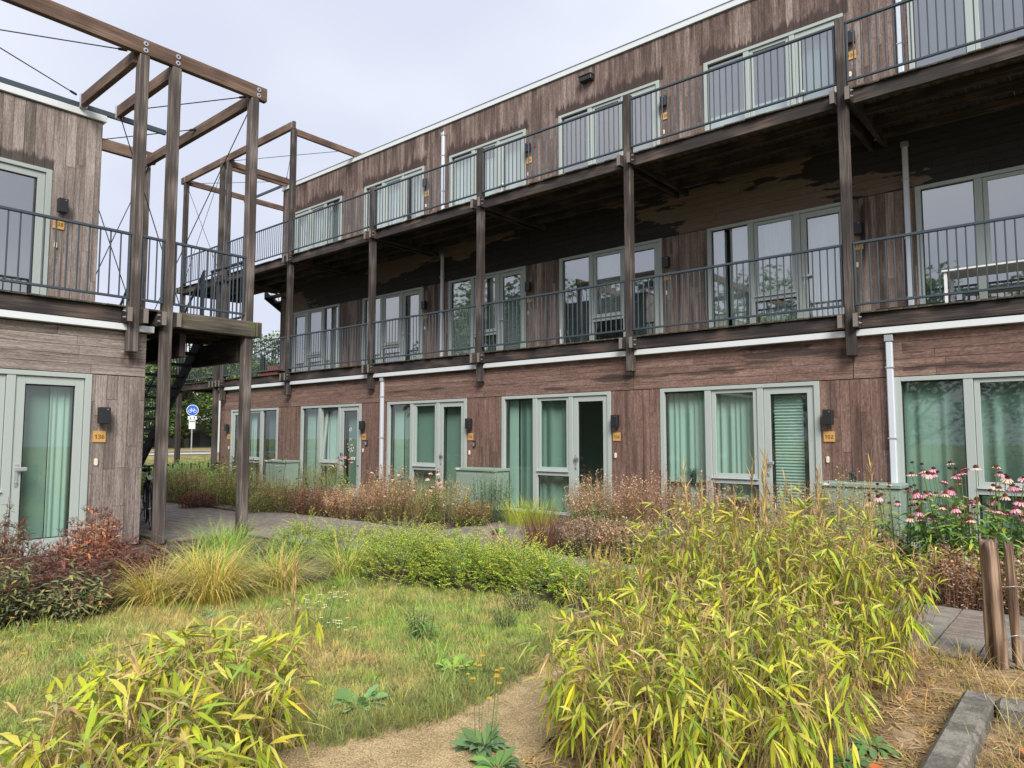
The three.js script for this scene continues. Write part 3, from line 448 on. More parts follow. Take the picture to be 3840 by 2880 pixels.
// ================= left building =================
const leftB = thing('corner_building', 'lower grey brown timber clad building on the left with one balcony', 'building');
const lg = wallFrame('left', LEFT_G), lu = wallFrame('left', LEFT_U), LE = 4.44, LS = -6;   // u = -z
const lUnits = [0.907, -2.97], LF1 = 3.5;
{
  const hg = lUnits.map(u => [u, u + UW, -0.2, UH]), h1 = lUnits.map(u => [u, u + UW, LF1 - 0.2, LF1 + UH]);
  const bg = [...vertBoards(LS, LE, 0.02, UH + 0.001, 0.148, hg, 55, 1.3), ...horiBoards(LS, LE, UH + 0.01, 3.115, 5, [], 56, 2.4)];
  const mG = claddingTexture(bg, 0, LE, 0, 3.2, 260, PAL.left, (x, y, b, g) => {
    if (b.h) { const top = y > 2.9 ? 0.35 * sst(0.45, 0.7, vn(x * 4, y * 8)) : 0; const d = Math.hypot((x - 4.19) * 1.1, (y - 2.72) * 0.9), ring = 0.9 * sst(0.3, 0.55, vn(x * 22, y * 12)) * sst(0.16, 0.04, Math.abs(x - 4.19) + 0.03 * vn(y * 30, 2)) * sst(2.5, 2.8, y); return [clamp(top * 0.7 + ring * 0.7 + (d < 0.12 ? 0.3 : 0)), [0.055, 0.032, 0.024]]; }  // band boards: darker in places towards the top and along the post line
    return [0.5 * sst(0.55, 0.72, fbm(x * 6 + 3, y * 0.6 + b.s * 0.01, 3)), [0.075, 0.055, 0.047]];
  });
  const b1 = vertBoards(LS, LE, 3.45, 7.02, 0.15, h1, 57, 2.0);
  const m1 = claddingTexture(b1, 0, LE, 3.4, 7.1, 240, { ...PAL.left, tone: 0.5 }, (x, y, b, g) => {
    let s = 0; const top = LF1 + UH; if (y > top - 0.02 && lUnits.some(u => x > u - 0.05 && x < u + UW + 0.02)) { const len = 0.12 + 0.16 * vn(x * 13, 3.3) + 0.22 * vn(x * 40, 1) * vn(x * 3, 4); s = sst(1, 0.6, (y - top) / len) * 0.9; }
    return [Math.max(s, 0.45 * sst(0.58, 0.75, fbm(x * 7, y * 0.7 + b.s * 0.02, 3))), [0.045, 0.034, 0.03]];
  });
  hangBoards(leftB, [{ boards: bg, mat: mG, frame: lg }, { boards: b1, mat: m1, frame: lu }]);
  const back = (fr, y0, y1, holes) => { const gb = new GB(), hs = holes.slice().sort((a, b) => a[0] - b[0]); let x = LS; for (const h of hs) { gb.box(x, y0, -0.09, h[0] - 0.001, h[3], -0.024); x = h[1] + 0.001; } gb.box(x, y0, -0.09, LE, hs[0][3], -0.024); gb.box(LS, hs[0][3], -0.09, LE, y1, -0.024); put(mesh('wall', gb.geo(false), M.wallBack, leftB), fr); };
  back(lg, 0, 3.13, hg); back(lu, 3.3, 7.04, h1);
  const z0 = -LE, z1 = 6; const sh = new GB(); sh.box(-21, 0, z0 - 0.012, LEFT_G - 0.03, 3.13, z0 + 0.1); sh.box(-21, 3.13, z0 - 0.012, LEFT_U - 0.03, 7.04, z0 + 0.1); sh.box(-21, 0, z1 - 0.1, LEFT_G - 0.03, 3.13, z1); sh.box(-21, 3.13, z1 - 0.1, LEFT_U - 0.03, 7.04, z1); sh.box(-21.1, 0, z0, -20.98, 7.04, z1); mesh('end_wall', sh.geo(false), M.post, leftB);
  const sl = new GB(); sl.box(-20.9, 2.72, z0 + 0.1, LEFT_U - 0.1, 3.13, z1 - 0.1); sl.box(-13, 3.12, z0, LEFT_G - 0.03, 3.16, z1); mesh('floor_slab', sl.geo(false), M.wallBack, leftB); mesh('roof', boxGeo(-21, 6.95, z0, LEFT_U - 0.1, 7.03, z1), M.wallBack, leftB);
  put(mesh('roof_edge', boxGeo(LS, 7.035, -0.25, LE + 0.05, 7.15, 0.045, 0.006), M.trim, leftB), lu); put(mesh('eave_trim', boxGeo(LS, 3.13, -0.05, LE + 0.06, 3.225, 0.11, 0.004), M.trim, leftB), lg);
  const wh = [['grey', 0.05, 0.95], ['dark', 1.0, 1.8]];
  lUnits.forEach((u, i) => { let o = {}, b = glazedFront(leftB, lg, u, 0, o); if (!i) { fittings(b, o, 136, 'on the left building'); drape(b, [['sheer', 2.36, 2.75], ['roller', 1.9, 2.36, 0.02, 2.3], ...wh], 'of number 136'); } b = glazedFront(leftB, lu, u, LF1, { up: true }); if (!i) { fittings(b, { up: true }, 138, 'on the left building balcony');  } });
}
const leftG = thing('corner_gallery', 'timber balcony and stair frame with open top beams on the left building', 'balcony frame');
const A_ = 4.18, B_ = 4.66, C_ = 5.97;
gallery(leftG, lu, {
  boltSide: -1, postMat: M.postLeft,
  posts: [{ u: 0.3, v0: 2.81, v1: 7.3 }, { u: A_, v0: 2.81, v1: 7.3 }, { u: B_, v0: 0, v1: 7.3 }, { u: C_, v0: 0, v1: 7.3 }],
  levels: [{ v: D1, cross: [0.3, A_], edge: [-3.6, 0.3, A_], u0: -3.6, u1: 6.08, mat: M.beamEdge }, { v: D1, cross: [B_], edge: [], u0: 0, u1: 0 }],
});
{
  const add = (n, geo, m) => put(mesh(n, geo, m, leftG), lu);
  add('platform_beam', boxGeo(B_ + 0.15, D1 - 0.22, 2.3, 6.06, D1 + 0.03, 2.4, 0.012), M.mossy); add('platform_beam', boxGeo(6.065, D1 - 0.22, 0.85, 6.16, D1 + 0.03, 2.42, 0.012), M.mossy); add('platform_beam', boxGeo(B_ + 0.15, D1 - 0.22, 0.86, 6.06, D1, 0.94, 0.008), M.beamDark); add('platform_beam', boxGeo(4.95, D1 - 0.62, 0.5, 5.05, D1 - 0.25, 2.1, 0.008), M.beamDark); add('platform_beam', boxGeo(5.9, D1 - 0.62, 0.5, 6.0, D1 - 0.25, 2.1, 0.008), M.beamDark);
  for (const w of [1.2, 1.6, 2.0]) add('joist', boxGeo(B_ + 0.15, D1 - 0.17, w, 6.06, D1 - 0.003, w + 0.055, 0.004), M.beamDark);
  for (const [u, w] of [[B_, -2.0], [C_, -2.0]]) add('post', boxGeo(u - 0.07, 0, w - 0.08, u + 0.07, 7.3, w + 0.08, 0.012), M.postLeft);
}
pergola(leftG, lu, {
  longs: [[-3.6, 6.18, 7.3, 2.3], [2.0, 6.15, 7.3, -2.0]],
  cross: [[A_ - 0.08, 0.06, 2.24, 7.165], [B_, 0.06, 2.24, 7.165], [C_, -1.94, 2.24, 7.2], [0.3, 0.06, 2.24, 7.165]],
  bolts: [[A_, 7.3, 2.352], [B_, 7.3, 2.352], [6.02, 7.3, 2.352]],
  wires: [[[A_ - 0.2, 7.33, 0.1], [0.4, 7.33, 2.2]], [[A_ - 0.2, 7.33, 2.2], [0.4, 7.33, 0.1]], [[B_ + 0.1, 7.33, 0.1], [C_ - 0.1, 7.33, 2.2]], [[C_ - 0.05, 7.33, 0.3], [B_ + 0.1, 7.33, -1.9]], [[B_, 7.25, 0.1], [C_, 3.6, 0.1]], [[C_, 7.2, 2.2], [C_, 3.6, -1.9]], [[B_, 7.2, -1.9], [C_, 3.6, -1.9]], [[C_, 7.2, -1.9], [B_, 3.6, -1.9]]],
  rails: [[-3.6, 5.5, 7.16, 0.0]],
});
railing(lu, A_ - 3.78, A_ - 0.075, D1 + 0.035, 2.3, 'grey steel railing on the balcony of the left building', 0.135);
railing(lu, A_ + 0.075, B_ - 0.075, D1 + 0.035, 2.3, 'short grey railing between the two close posts on the left', 0.13);
railing(lu, B_ + 0.075, C_ - 0.075, D1 + 0.035, 2.3, 'grey steel railing of the stair platform between tall posts', 0.13);
railing(lu, 0.9, 2.2, D1 + 0.035, 6.02, 'grey steel railing on the far side of the left stair platform', 0.13, M.steel, 'w');
// ================= stairs =================
function flight(T, fr, x0, y0, x1, y1, za, zb, steps) { // along local x from (x0,y0) down to (x1,y1), between za and zb
  const dx = (x1 - x0) / steps, dy = (y1 - y0) / steps, add = (n, g, m) => put(mesh(n, g, m, T), fr), L = Math.hypot(x1 - x0, y1 - y0), sx = Math.sign(x1 - x0);
  for (let k = 0; k < steps; k++) add('tread', boxGeo(x0 + dx * k, y0 + dy * (k + 1) - 0.04, za + 0.05, x0 + dx * (k + 1) + sx * 0.03, y0 + dy * (k + 1), zb - 0.05, 0.004), M.steelDark);
  for (const z of [za, zb - 0.045]) { const gb = new GB(), P = (x, y, zz) => [x, y, zz], q = [[x0, y0 + 0.06], [x1, y1 + 0.06], [x1, y1 - 0.26], [x0, y0 - 0.26]]; const f = q.map(([x, y]) => P(x, y, z + 0.045)), b = q.map(([x, y]) => P(x, y, z)); gb.poly(sx > 0 ? f.slice().reverse() : f); gb.poly(sx > 0 ? b : b.slice().reverse()); for (let k = 0; k < 4; k++) { const m = (k + 1) % 4; gb.poly(sx > 0 ? [f[k], b[k], b[m], f[m]].reverse() : [f[k], b[k], b[m], f[m]]); } add('stringer', gb.geo(false), M.steelDark);
    const zz = z + 0.02; add('handrail', new GB().tube([[x0, y0 + 1.08, zz], [x1, y1 + 1.08, zz]], 0.022, 8).geo(false), M.steel); const n = Math.round(L / 0.17); for (let k = 0; k <= n; k++) { const x = mix(x0, x1, k / n), y = mix(y0, y1, k / n); add('baluster', boxGeo(x - 0.007, y + 0.02, zz - 0.007, x + 0.007, y + 1.08, zz + 0.007), M.steel); }
    for (const x of [x0 + sx * 0.04, x1 - sx * 0.04]) { const y = mix(y0, y1, (x - x0) / (x1 - x0)); add('newel', boxGeo(x - 0.05, y - 0.1, zz - 0.012, x + 0.05, y + 1.1, zz + 0.012, 0.004), M.steel); } }
}
{ const I = new THREE.Matrix4(), s = thing('steel_stair', 'open dark steel stair going down behind the left building corner', 'stairs'); flight(s, I, -12.24, D1 + 0.03, -15.9, 0.02, -5.93, -4.78, 18); }
{ // dog-leg stair beside the end of the long building
  const s = thing('steel_stair', 'steel dog-leg stair beside the far end of the long building', 'stairs'), m = new THREE.Matrix4().makeRotationY(Math.PI / 2); // local x -> -z, local z -> x
  flight(s, m, 16.9, 5.24, 13.95, D1 + 0.04, -25.5, -24.2, 10); flight(s, m, 13.95, D2 + 0.04, 16.9, 5.24, -24.1, -22.85, 10); flight(s, m, 13.95, D1 + 0.04, 18.2, 0.02, -24.1, -22.85, 18);
  put(mesh('landing', boxGeo(16.9, 5.18, -25.5, 18.0, 5.24, -22.85, 0.005), M.steelDark, s), m);
  for (const z of [-25.45, -22.9]) put(mesh('landing_post', boxGeo(17.9, 0, z - 0.05, 18.0, 6.3, z + 0.05, 0.005), M.steelDark, s), m);
}
// ================= ground =================
function sheet(name, pts, y, mat, uvs = 1) { const sh = new THREE.Shape(pts.map(p => new THREE.Vector2(p[0], -p[1]))), g = new THREE.ShapeGeometry(sh); g.rotateX(-Math.PI / 2); g.translate(0, y, 0); const p = g.attributes.position, u = g.attributes.uv; for (let i = 0; i < p.count; i++) u.setXY(i, p.getX(i) * uvs, p.getZ(i) * uvs); return structure(name, g, mat); }
function wob(pts, amp, seed, step = 0.12) { const out = []; for (let i = 0; i < pts.length; i++) { const a = pts[i], b = pts[(i + 1) % pts.length], L = Math.hypot(b[0] - a[0], b[1] - a[1]), n = Math.max(1, Math.round(L / step)); for (let k = 0; k < n; k++) { const f = k / n, x = mix(a[0], b[0], f), z = mix(a[1], b[1], f); out.push([x + (fbm(x * 3 + seed, z * 3, 3) - 0.5) * amp * 2, z + (fbm(x * 3, z * 3 + seed, 3) - 0.5) * amp * 2]); } } return out; }
const inside = (x, z, P) => { let c = false; for (let i = 0, j = P.length - 1; i < P.length; j = i++) if ((P[i][1] > z) !== (P[j][1] > z) && x < (P[j][0] - P[i][0]) * (z - P[i][1]) / (P[j][1] - P[i][1]) + P[i][0]) c = !c; return c; };
function groundTex(a, b, c, seed, n = 1024, cells = 1) { return tex(n, n, (i, j) => { const x = i / n, y = j / n; const t = 0.4 * tvn(x * 9 + seed, y * 9, 9, 9) + 0.3 * tvn(x * 40, y * 40, 40, 40) + 0.3 * tvn(x * 160, y * 160, 160, 160), k = tvn(x * 300, y * 300, 300, 300); const t2 = clamp((t - 0.5) * 2.4 + 0.5); const q = t2 < 0.5 ? [0, 1, 2].map(m => mix(a[m], b[m], t2 * 2)) : [0, 1, 2].map(m => mix(b[m], c[m], t2 * 2 - 1)); return q.map(v => v * (0.75 + 0.5 * k)); }); }
M.soil = S({ map: groundTex([0.03, 0.022, 0.016], [0.07, 0.05, 0.036], [0.16, 0.115, 0.08], 3), roughness: 0.95 });
M.lawnSoil = S({ map: groundTex([0.06, 0.062, 0.02], [0.12, 0.11, 0.035], [0.2, 0.165, 0.07], 8), roughness: 0.95 });
M.straw = S({ map: groundTex([0.1, 0.062, 0.034], [0.25, 0.165, 0.09], [0.4, 0.29, 0.17], 13), roughness: 0.95 });
M.meadow = S({ map: groundTex([0.12, 0.12, 0.03], [0.22, 0.18, 0.05], [0.32, 0.24, 0.09], 17), roughness: 0.95 });
M.meadow.map.repeat.set(0.2, 0.2);
{
  const n = 1024, hg = new Float32Array(n * n);
  const gm = tex(n, n, (i, j) => { const x = i / n, y = j / n, a = tvn(x * 180, y * 180, 180, 180), b = tvn(x * 330 + 5, y * 330, 330, 330), c = tvn(x * 12, y * 12, 12, 12), v = a * 0.55 + b * 0.45; hg[j * n + i] = v; const t = clamp((v - 0.5) * 1.7 + 0.5 + (c - 0.5) * 0.35), s = h2(i >> 2, j >> 2) > 0.97 ? 0.45 : 1; return [mix(0.24, 0.68, t) * s, mix(0.165, 0.51, t) * s, mix(0.075, 0.28, t) * s]; });
  M.gravel = S({ map: gm, bumpMap: tex(n, n, (i, j) => hg[j * n + i], false), bumpScale: 0.012, roughness: 0.92 });
}
{ // terrain, rising a little beyond the far stair
  const g = new THREE.PlaneGeometry(360, 360, 180, 180); g.rotateX(-Math.PI / 2); g.translate(-70, 0, -40); const p = g.attributes.position, u = g.attributes.uv;
  for (let i = 0; i < p.count; i++) { const x = p.getX(i), z = p.getZ(i); p.setY(i, -0.03 + 0.78 * sst(-27, -31.5, x)); u.setXY(i, x, z); } g.computeVertexNormals(); structure('ground', g, M.meadow);
}
const LAWN = [[-7.4, 0.6], [-6.9, -1.8], [-7.0, -2.9], [-6.8, -3.9], [-6.4, -4.8], [-5.4, -5.1], [-4.4, -5.4], [-3.5, -5.1], [-3.35, -4.2], [-3.2, -3.5], [-3.05, -2.8], [-3.25, -2.1], [-3.6, 0.6]];
const GRAVEL = [[-3.6, 0.6], [-3.25, -2.1], [-3.05, -2.8], [-3.2, -3.5], [-3.35, -4.2], [-3.25, -4.9], [-3.1, -6.1], [-2.1, -6.1], [-2.4, -4.9], [-2.5, -4.2], [-2.3, -3.0], [-2.1, -2.3], [-1.8, 0.6]];
const STRAW = [[-2.2, -2.2], [-2.4, -3.6], [-2.4, -6.0], [3, -6.0], [3, 0.5], [-1.4, 0.5]];
sheet('garden_bed', [[-24, -11.64], [4.8, -11.64], [4.8, 2], [-10.9, 2], [-10.9, -4.6], [-24, -4.6]], -0.012, M.soil);
sheet('lawn', wob(LAWN, 0.12, 4), 0.002, M.lawnSoil); sheet('dry_verge', wob(STRAW, 0.08, 9), -0.004, M.straw); sheet('gravel_path', wob(GRAVEL, 0.09, 21), 0.007, M.gravel);
{ // paved path: each slab a piece
  const path = structure('paved_path', boxGeo(-20, -0.06, -7.62, 4.4, -0.008 + 0.012, -6.02), S({ color: rgb(0.035, 0.031, 0.027), roughness: 0.95 }));
  const mats = [0, 1, 2, 3].map(k => S({ map: groundTex([0.165 - 0.008 * k, 0.13, 0.106], [0.22 - 0.01 * k, 0.178, 0.148], [0.27 - 0.012 * k, 0.225, 0.19], 30 + k, 256), bumpMap: null, roughness: 0.8 })), geos = [0, 1, 2].map(k => boxGeo(-0.1445, -0.03, -0.0945, 0.1445, 0.022 + k * 0.003, 0.0945, 0.005));
  const slabs = []; const cell = (x, z) => slabs.push({ x, z, k: inView(x, 0, z) });
  for (let x = -19.85; x < 4.3; x += 0.3) for (let k = 0; k < 8; k++) cell(x, -7.52 + k * 0.2);
  for (let x = -19.85; x < -10.9; x += 0.3) for (let k = 0; k < 6; k++) cell(x, -5.92 + k * 0.2);
  for (let x = -19.85; x < -8; x += 0.3) for (let k = 0; k < 3; k++) if (k < 2 || x > -14) cell(x, -8.12 + k * 0.2);
  for (let x = -8.5; x < -6.6; x += 0.3) for (let k = 0; k < 13; k++) cell(x, -10.12 + k * 0.2);
  slabs.sort((a, b) => b.k - a.k); const rest = new Map();
  slabs.forEach((s, i) => { const m = Math.floor(h2(i, 77) * 4), g = geos[Math.floor(h2(i, 78) * 3)]; if (i < 295) { const o = mesh('slab', g, mats[m], path); o.position.set(s.x, h2(i, 5) * 0.003, s.z); o.rotation.y = (h2(i, 6) - 0.5) * 0.012; } else { if (!rest.has(m)) rest.set(m, new GB()); rest.get(m).box(s.x - 0.1445, -0.01, s.z - 0.0945, s.x + 0.1445, 0.022 + h2(i, 8) * 0.006, s.z + 0.0945, 0.005); } });
  for (const [m, gb] of rest) tag(mesh('far_slabs', gb.geo(false), mats[m], path), null, null, null, 'stuff');
}
{ // concrete kerb
  const cm = S({ map: groundTex([0.1, 0.092, 0.078], [0.165, 0.152, 0.13], [0.24, 0.222, 0.19], 44, 512), roughness: 0.9 });
  const mk = (x0, z0, x1, z1, lab) => { const t = thing('kerb_stone', lab, 'kerb', 'concrete kerb stones of the garden edge'); mesh('block', boxGeo(x0, -0.15, z0, x1, 0.105, z1, 0.022), cm, t); };
  mk(-0.735, -4.3, -0.575, -3.31, 'long concrete kerb stone running out of the bottom edge'); mk(-0.735, -3.3, -0.575, -2.31, 'nearest concrete kerb stone'); mk(-0.735, -4.985, -0.575, -4.31, 'concrete kerb corner stone below the wooden stake'); mk(-0.565, -4.985, 0.43, -4.82, 'concrete kerb stone leading off to the right edge');
}
// ---------- beyond the gap: road, verge, fence, sign, trees ----------
const TY = 0.75;
M.road = S({ map: groundTex([0.2, 0.19, 0.19], [0.28, 0.265, 0.265], [0.34, 0.32, 0.32], 51, 512), roughness: 0.9 });
sheet('road', [[-33, 30], [-33, -120], [-36.9, -120], [-36.9, 30]], TY + 0.02, M.road); sheet('cycle_track', [[-39.6, 30], [-39.6, -120], [-42, -120], [-42, 30]], TY + 0.024, S({ color: rgb(0.33, 0.24, 0.235), roughness: 0.9 })); sheet('road_marking', [[-33.4, 30], [-33.4, -120], [-34.6, -120], [-34.6, 30]], TY + 0.027, S({ color: rgb(0.62, 0.62, 0.62), roughness: 0.8 }));
function crownTree(seed, h, cr, leaf, count, pal, trunkH) {
  const rnd = rngOf(seed), tg = new GB(), lf = new GB(), q = (a, b) => a + (b - a) * rnd(); tg.col = [0.06, 0.045, 0.035];
  tg.tube([[0, 0, 0], [q(-0.1, 0.1), trunkH * 0.6, q(-0.1, 0.1)], [q(-0.3, 0.3), h * 0.6, q(-0.3, 0.3)], [q(-0.4, 0.4), h * 0.88, q(-0.4, 0.4)]], [0.24, 0.19, 0.11, 0.03], 8);
  const cl = []; for (let k = 0; k < 46; k++) { const a = q(0, 6.28), f = Math.sqrt(rnd()), y = q(trunkH * 0.75, h), prof = Math.sin(Math.PI * clamp((y - trunkH * 0.6) / (h - trunkH * 0.6), 0.04, 0.97)); const r = cr * f * (0.35 + 0.75 * prof), c = [Math.cos(a) * r, y, Math.sin(a) * r, q(0.45, 1.0) * cr * 0.4]; cl.push(c); tg.tube([[0, Math.max(trunkH * 0.5, y - cr * 0.7), 0], [c[0] * 0.5, y - cr * 0.25, c[2] * 0.5], [c[0], y, c[2]]], [0.07, 0.045, 0.012], 5, false); }
  for (let k = 0; k < count; k++) { const c = cl[Math.floor(rnd() * cl.length)], a = q(0, 6.28), b = Math.acos(q(-1, 1)), r = c[3] * Math.pow(rnd(), 0.45), d = q(0, 6.28), p = pal[Math.floor(rnd() * pal.length)], v = q(0.7, 1.25); lf.leaf(c[0] + r * Math.sin(b) * Math.cos(a), c[1] + r * Math.cos(b) * 0.75, c[2] + r * Math.sin(b) * Math.sin(a), Math.cos(d), q(-0.7, 0.5), Math.sin(d), leaf * q(0.7, 1.4), leaf * q(0.5, 0.9), [p[0] * v, p[1] * v, p[2] * v], 0.15, 0.3, q(-0.8, 0.8), [[0.45, 1]]); }
  return [tg.geo(), lf.geo()];
}
{
  const pal = [[0.09, 0.17, 0.03], [0.12, 0.22, 0.035], [0.16, 0.25, 0.04], [0.07, 0.13, 0.03]], A = crownTree(101, 10.5, 4.2, 0.34, 6500, pal, 1.7), B = crownTree(202, 9.4, 3.8, 0.3, 6500, [...pal, [0.2, 0.25, 0.04]], 1.5);
  const tree = (g, x, z, s, rot, label, group, y = TY) => { const t = thing('tree', label, 'tree', group); mesh('trunk', g[0], M.dry, t); mesh('crown', g[1], M.leaf, t); t.position.set(x, y - 0.05, z); t.rotation.y = rot; t.scale.setScalar(s); };
  const far = 'trees across the road';
  tree(A, -58, -30, 1, 0.3, 'broad green tree across the road right of the cycle sign', far); tree(B, -55, -25.2, 0.95, 1.2, 'green tree right behind the round blue cycle sign', far); tree(A, -60, -21, 1.0, 2.2, 'green tree seen through the open stair treads', far); tree(B, -63, -37.5, 1.1, 3.1, 'green tree behind the far stair of the long building', far); tree(B, -66, -44, 1.05, 4.4, 'distant green tree at the end of the long building', far); tree(A, -52, -20.5, 0.8, 5.2, 'smaller dark green tree behind the left stair', far); tree(A, -70, -34, 1.15, 0.9, 'tall distant tree above the roadside fence', far);
  const rear = 'garden trees behind the viewer'; // mirrored in the window panes
  [[-26, 17, 1.3, 0], [-34, 12, 1.35, 1], [-17, 19, 1.25, 2], [-42, 20, 1.4, 3], [-9, 22, 1.2, 4], [-1, 25, 1.15, 5], [8, 21, 1.2, 2.5]].forEach(([x, z, s, r], i) => tree(i % 2 ? A : B, x, z, s, r, 'leafy tree behind the viewer, mirrored in the window glass', rear, 0));
}
{ // unseen hedge, added behind the viewer to break the horizon mirrored in the panes
  R = rngOf(333); const t = thing('added_hedge', 'tall green hedge added unseen behind the viewer to break the mirrored horizon', 'hedge'), g = new GB(); for (let k = 0; k < 9000; k++) { const d = rr(0, 6.28), v = rr(0.6, 1.2), top = 2.3 + 0.9 * fbm(k * 0.0 + Math.floor(k / 300) * 0.7, 2, 2); g.leaf(rr(-14, 16), top * Math.sqrt(R()), 15 + rr(-0.7, 0.7), Math.cos(d), rr(-0.5, 0.6), Math.sin(d), rr(0.14, 0.26), rr(0.08, 0.14), [0.07 * v, 0.12 * v, 0.03 * v], 0.15, 0.3, 0, [[0.45, 1]]); } mesh('foliage', g.geo(), M.leaf, t); mesh('trunks', (() => { const q = new GB(); q.col = [0.06, 0.045, 0.035]; for (let x = -13.5; x < 16; x += 1.4) q.tube([[x, 0, 15], [x, 1.6, 15]], [0.05, 0.02], 6); return q.geo(); })(), M.dry, t).userData.kind = 'stuff';
}
{ // low buildings and fence behind the verge
  const f = thing('roadside_fence', 'dark and grey plank fence below the trees across the road', 'fence'), mt = [[0.05, 0.05, 0.05], [0.19, 0.17, 0.14], [0.09, 0.095, 0.1], [0.3, 0.28, 0.25]].map(c => S({ color: rgb(...c), roughness: 0.85 })); const g = boxGeo(-0.03, 0, -0.46, 0.03, 1.3, 0.46, 0.01);
  for (let k = 0; k < 46; k++) { const m = mesh('panel', g, mt[Math.floor(h2(k, 3) * 3.4)], f); m.position.set(-60 + h2(k, 4) * 0.05, TY - 0.05, -9 - k * 0.93); }
  const h = thing('garden_shed', 'low grey shed with pale roof behind the roadside fence', 'shed'); mesh('wall', boxGeo(-67.5, TY - 0.1, -32.5, -64.5, TY + 2.1, -27.5, 0.02), mt[2], h); const rf = new GB(); rf.poly([[-64.3, TY + 2.1, -27.3], [-64.3, TY + 2.1, -32.7], [-66, TY + 2.9, -32.7], [-66, TY + 2.9, -27.3]]); rf.poly([[-67.7, TY + 2.1, -32.7], [-67.7, TY + 2.1, -27.3], [-66, TY + 2.9, -27.3], [-66, TY + 2.9, -32.7]]); mesh('roof', rf.geo(false), S({ color: rgb(0.5, 0.5, 0.5), roughness: 0.6, side: THREE.DoubleSide }), h);
}
{ // cycle route sign
  const t = thing('cycle_sign', 'round blue cycle route sign on a pole across the road', 'road sign'), blue = S({ color: rgb(0.01, 0.11, 0.55), roughness: 0.4 });
  mesh('pole', new GB().tube([[0, 0, -0.04], [0, 2.55, -0.04]], 0.035, 10).geo(false), M.zinc, t);
  const disc = (r, z, d, m, n) => { const g = new THREE.CylinderGeometry(r, r, d, 36); g.rotateX(Math.PI / 2); g.translate(0, 2.28, z); return mesh(n, g, m, t); };
  disc(0.3, 0, 0.02, M.white, 'rim'); disc(0.272, 0.012, 0.006, blue, 'face');
  const bk = new GB(), z = 0.022; const ring = (cx, cy, r) => { const p = []; for (let k = 0; k <= 20; k++) p.push([cx + r * Math.cos(k / 20 * 6.283), cy + r * Math.sin(k / 20 * 6.283), z]); bk.tube(p, 0.013, 5, false); }; ring(-0.115, 2.23, 0.075); ring(0.115, 2.23, 0.075);
  for (const l of [[[-0.115, 2.23], [-0.05, 2.34], [0.07, 2.34], [0.0, 2.23], [-0.115, 2.23]], [[0.0, 2.23], [-0.06, 2.37]], [[0.115, 2.23], [0.065, 2.39], [0.1, 2.4]], [[-0.09, 2.375], [-0.03, 2.375]]]) bk.tube(l.map(([x, y]) => [x, y, z]), 0.013, 5, false); mesh('bicycle_symbol', bk.geo(false), M.white, t);
  mesh('arrow_plate', boxGeo(-0.22, 1.77, -0.01, 0.22, 1.96, 0.01, 0.003), M.white, t); const ar = new GB(); for (const [x, s] of [[-0.1, -1], [0.1, 1]]) { ar.box(x - 0.018, 1.81, 0.011, x + 0.018, 1.92, 0.014); ar.poly([[x - 0.05, 1.865 + s * 0.02, 0.014], [x + 0.05, 1.865 + s * 0.02, 0.014], [x, 1.865 + s * 0.07, 0.014]]); } mesh('arrows', ar.geo(false), M.black, t);
  mesh('notice_plate', boxGeo(-0.16, 1.27, -0.01, 0.16, 1.74, 0.01, 0.003), M.white, t); mesh('notice_header', boxGeo(-0.14, 1.62, 0.0105, 0.14, 1.71, 0.0135), S({ color: rgb(0.08, 0.33, 0.22), roughness: 0.5 }), t);
  t.position.set(-37.98, TY, -17.92); t.rotation.y = Math.atan2(0.908, 0.42);
}
{ const t = thing('light_column', 'pale grey street column half hidden behind the far timber post', 'lamp post'); mesh('shaft', new GB().tube([[0, 0, 0], [0, 3.4, 0]], [0.26, 0.24], 12).geo(false), M.trim, t); mesh('base', new GB().tube([[0, 0, 0], [0, 0.25, 0]], 0.3, 12).geo(false), M.zinc, t); t.position.set(-31.5, TY - 0.1, -16.1); }
{ const t = thing('warning_sign', 'edge on white road sign with red border beside the far post', 'road sign'); mesh('pole', new GB().tube([[0, 0, 0], [0, 3.0, 0]], 0.03, 8).geo(false), M.zinc, t); mesh('plate', boxGeo(-0.3, 1.9, 0.03, 0.3, 2.9, 0.05, 0.004), M.white, t); mesh('border', boxGeo(-0.3, 2.2, 0.051, -0.24, 2.5, 0.056), S({ color: rgb(0.6, 0.02, 0.02) }), t); t.position.set(-35.2, TY, -17.75); t.rotation.y = 2.3; }
// ================= planting =================
const vary = (c, k = 0.2) => { const v = 1 + (R() - 0.5) * 2 * k, w = 1 + (R() - 0.5) * k; return [c[0] * v * w, c[1] * v, c[2] * v / w]; };
const pick = a => a[Math.floor(R() * a.length)];
const STRAWC = [[0.5, 0.36, 0.13], [0.42, 0.28, 0.1], [0.58, 0.44, 0.19], [0.32, 0.2, 0.08]];
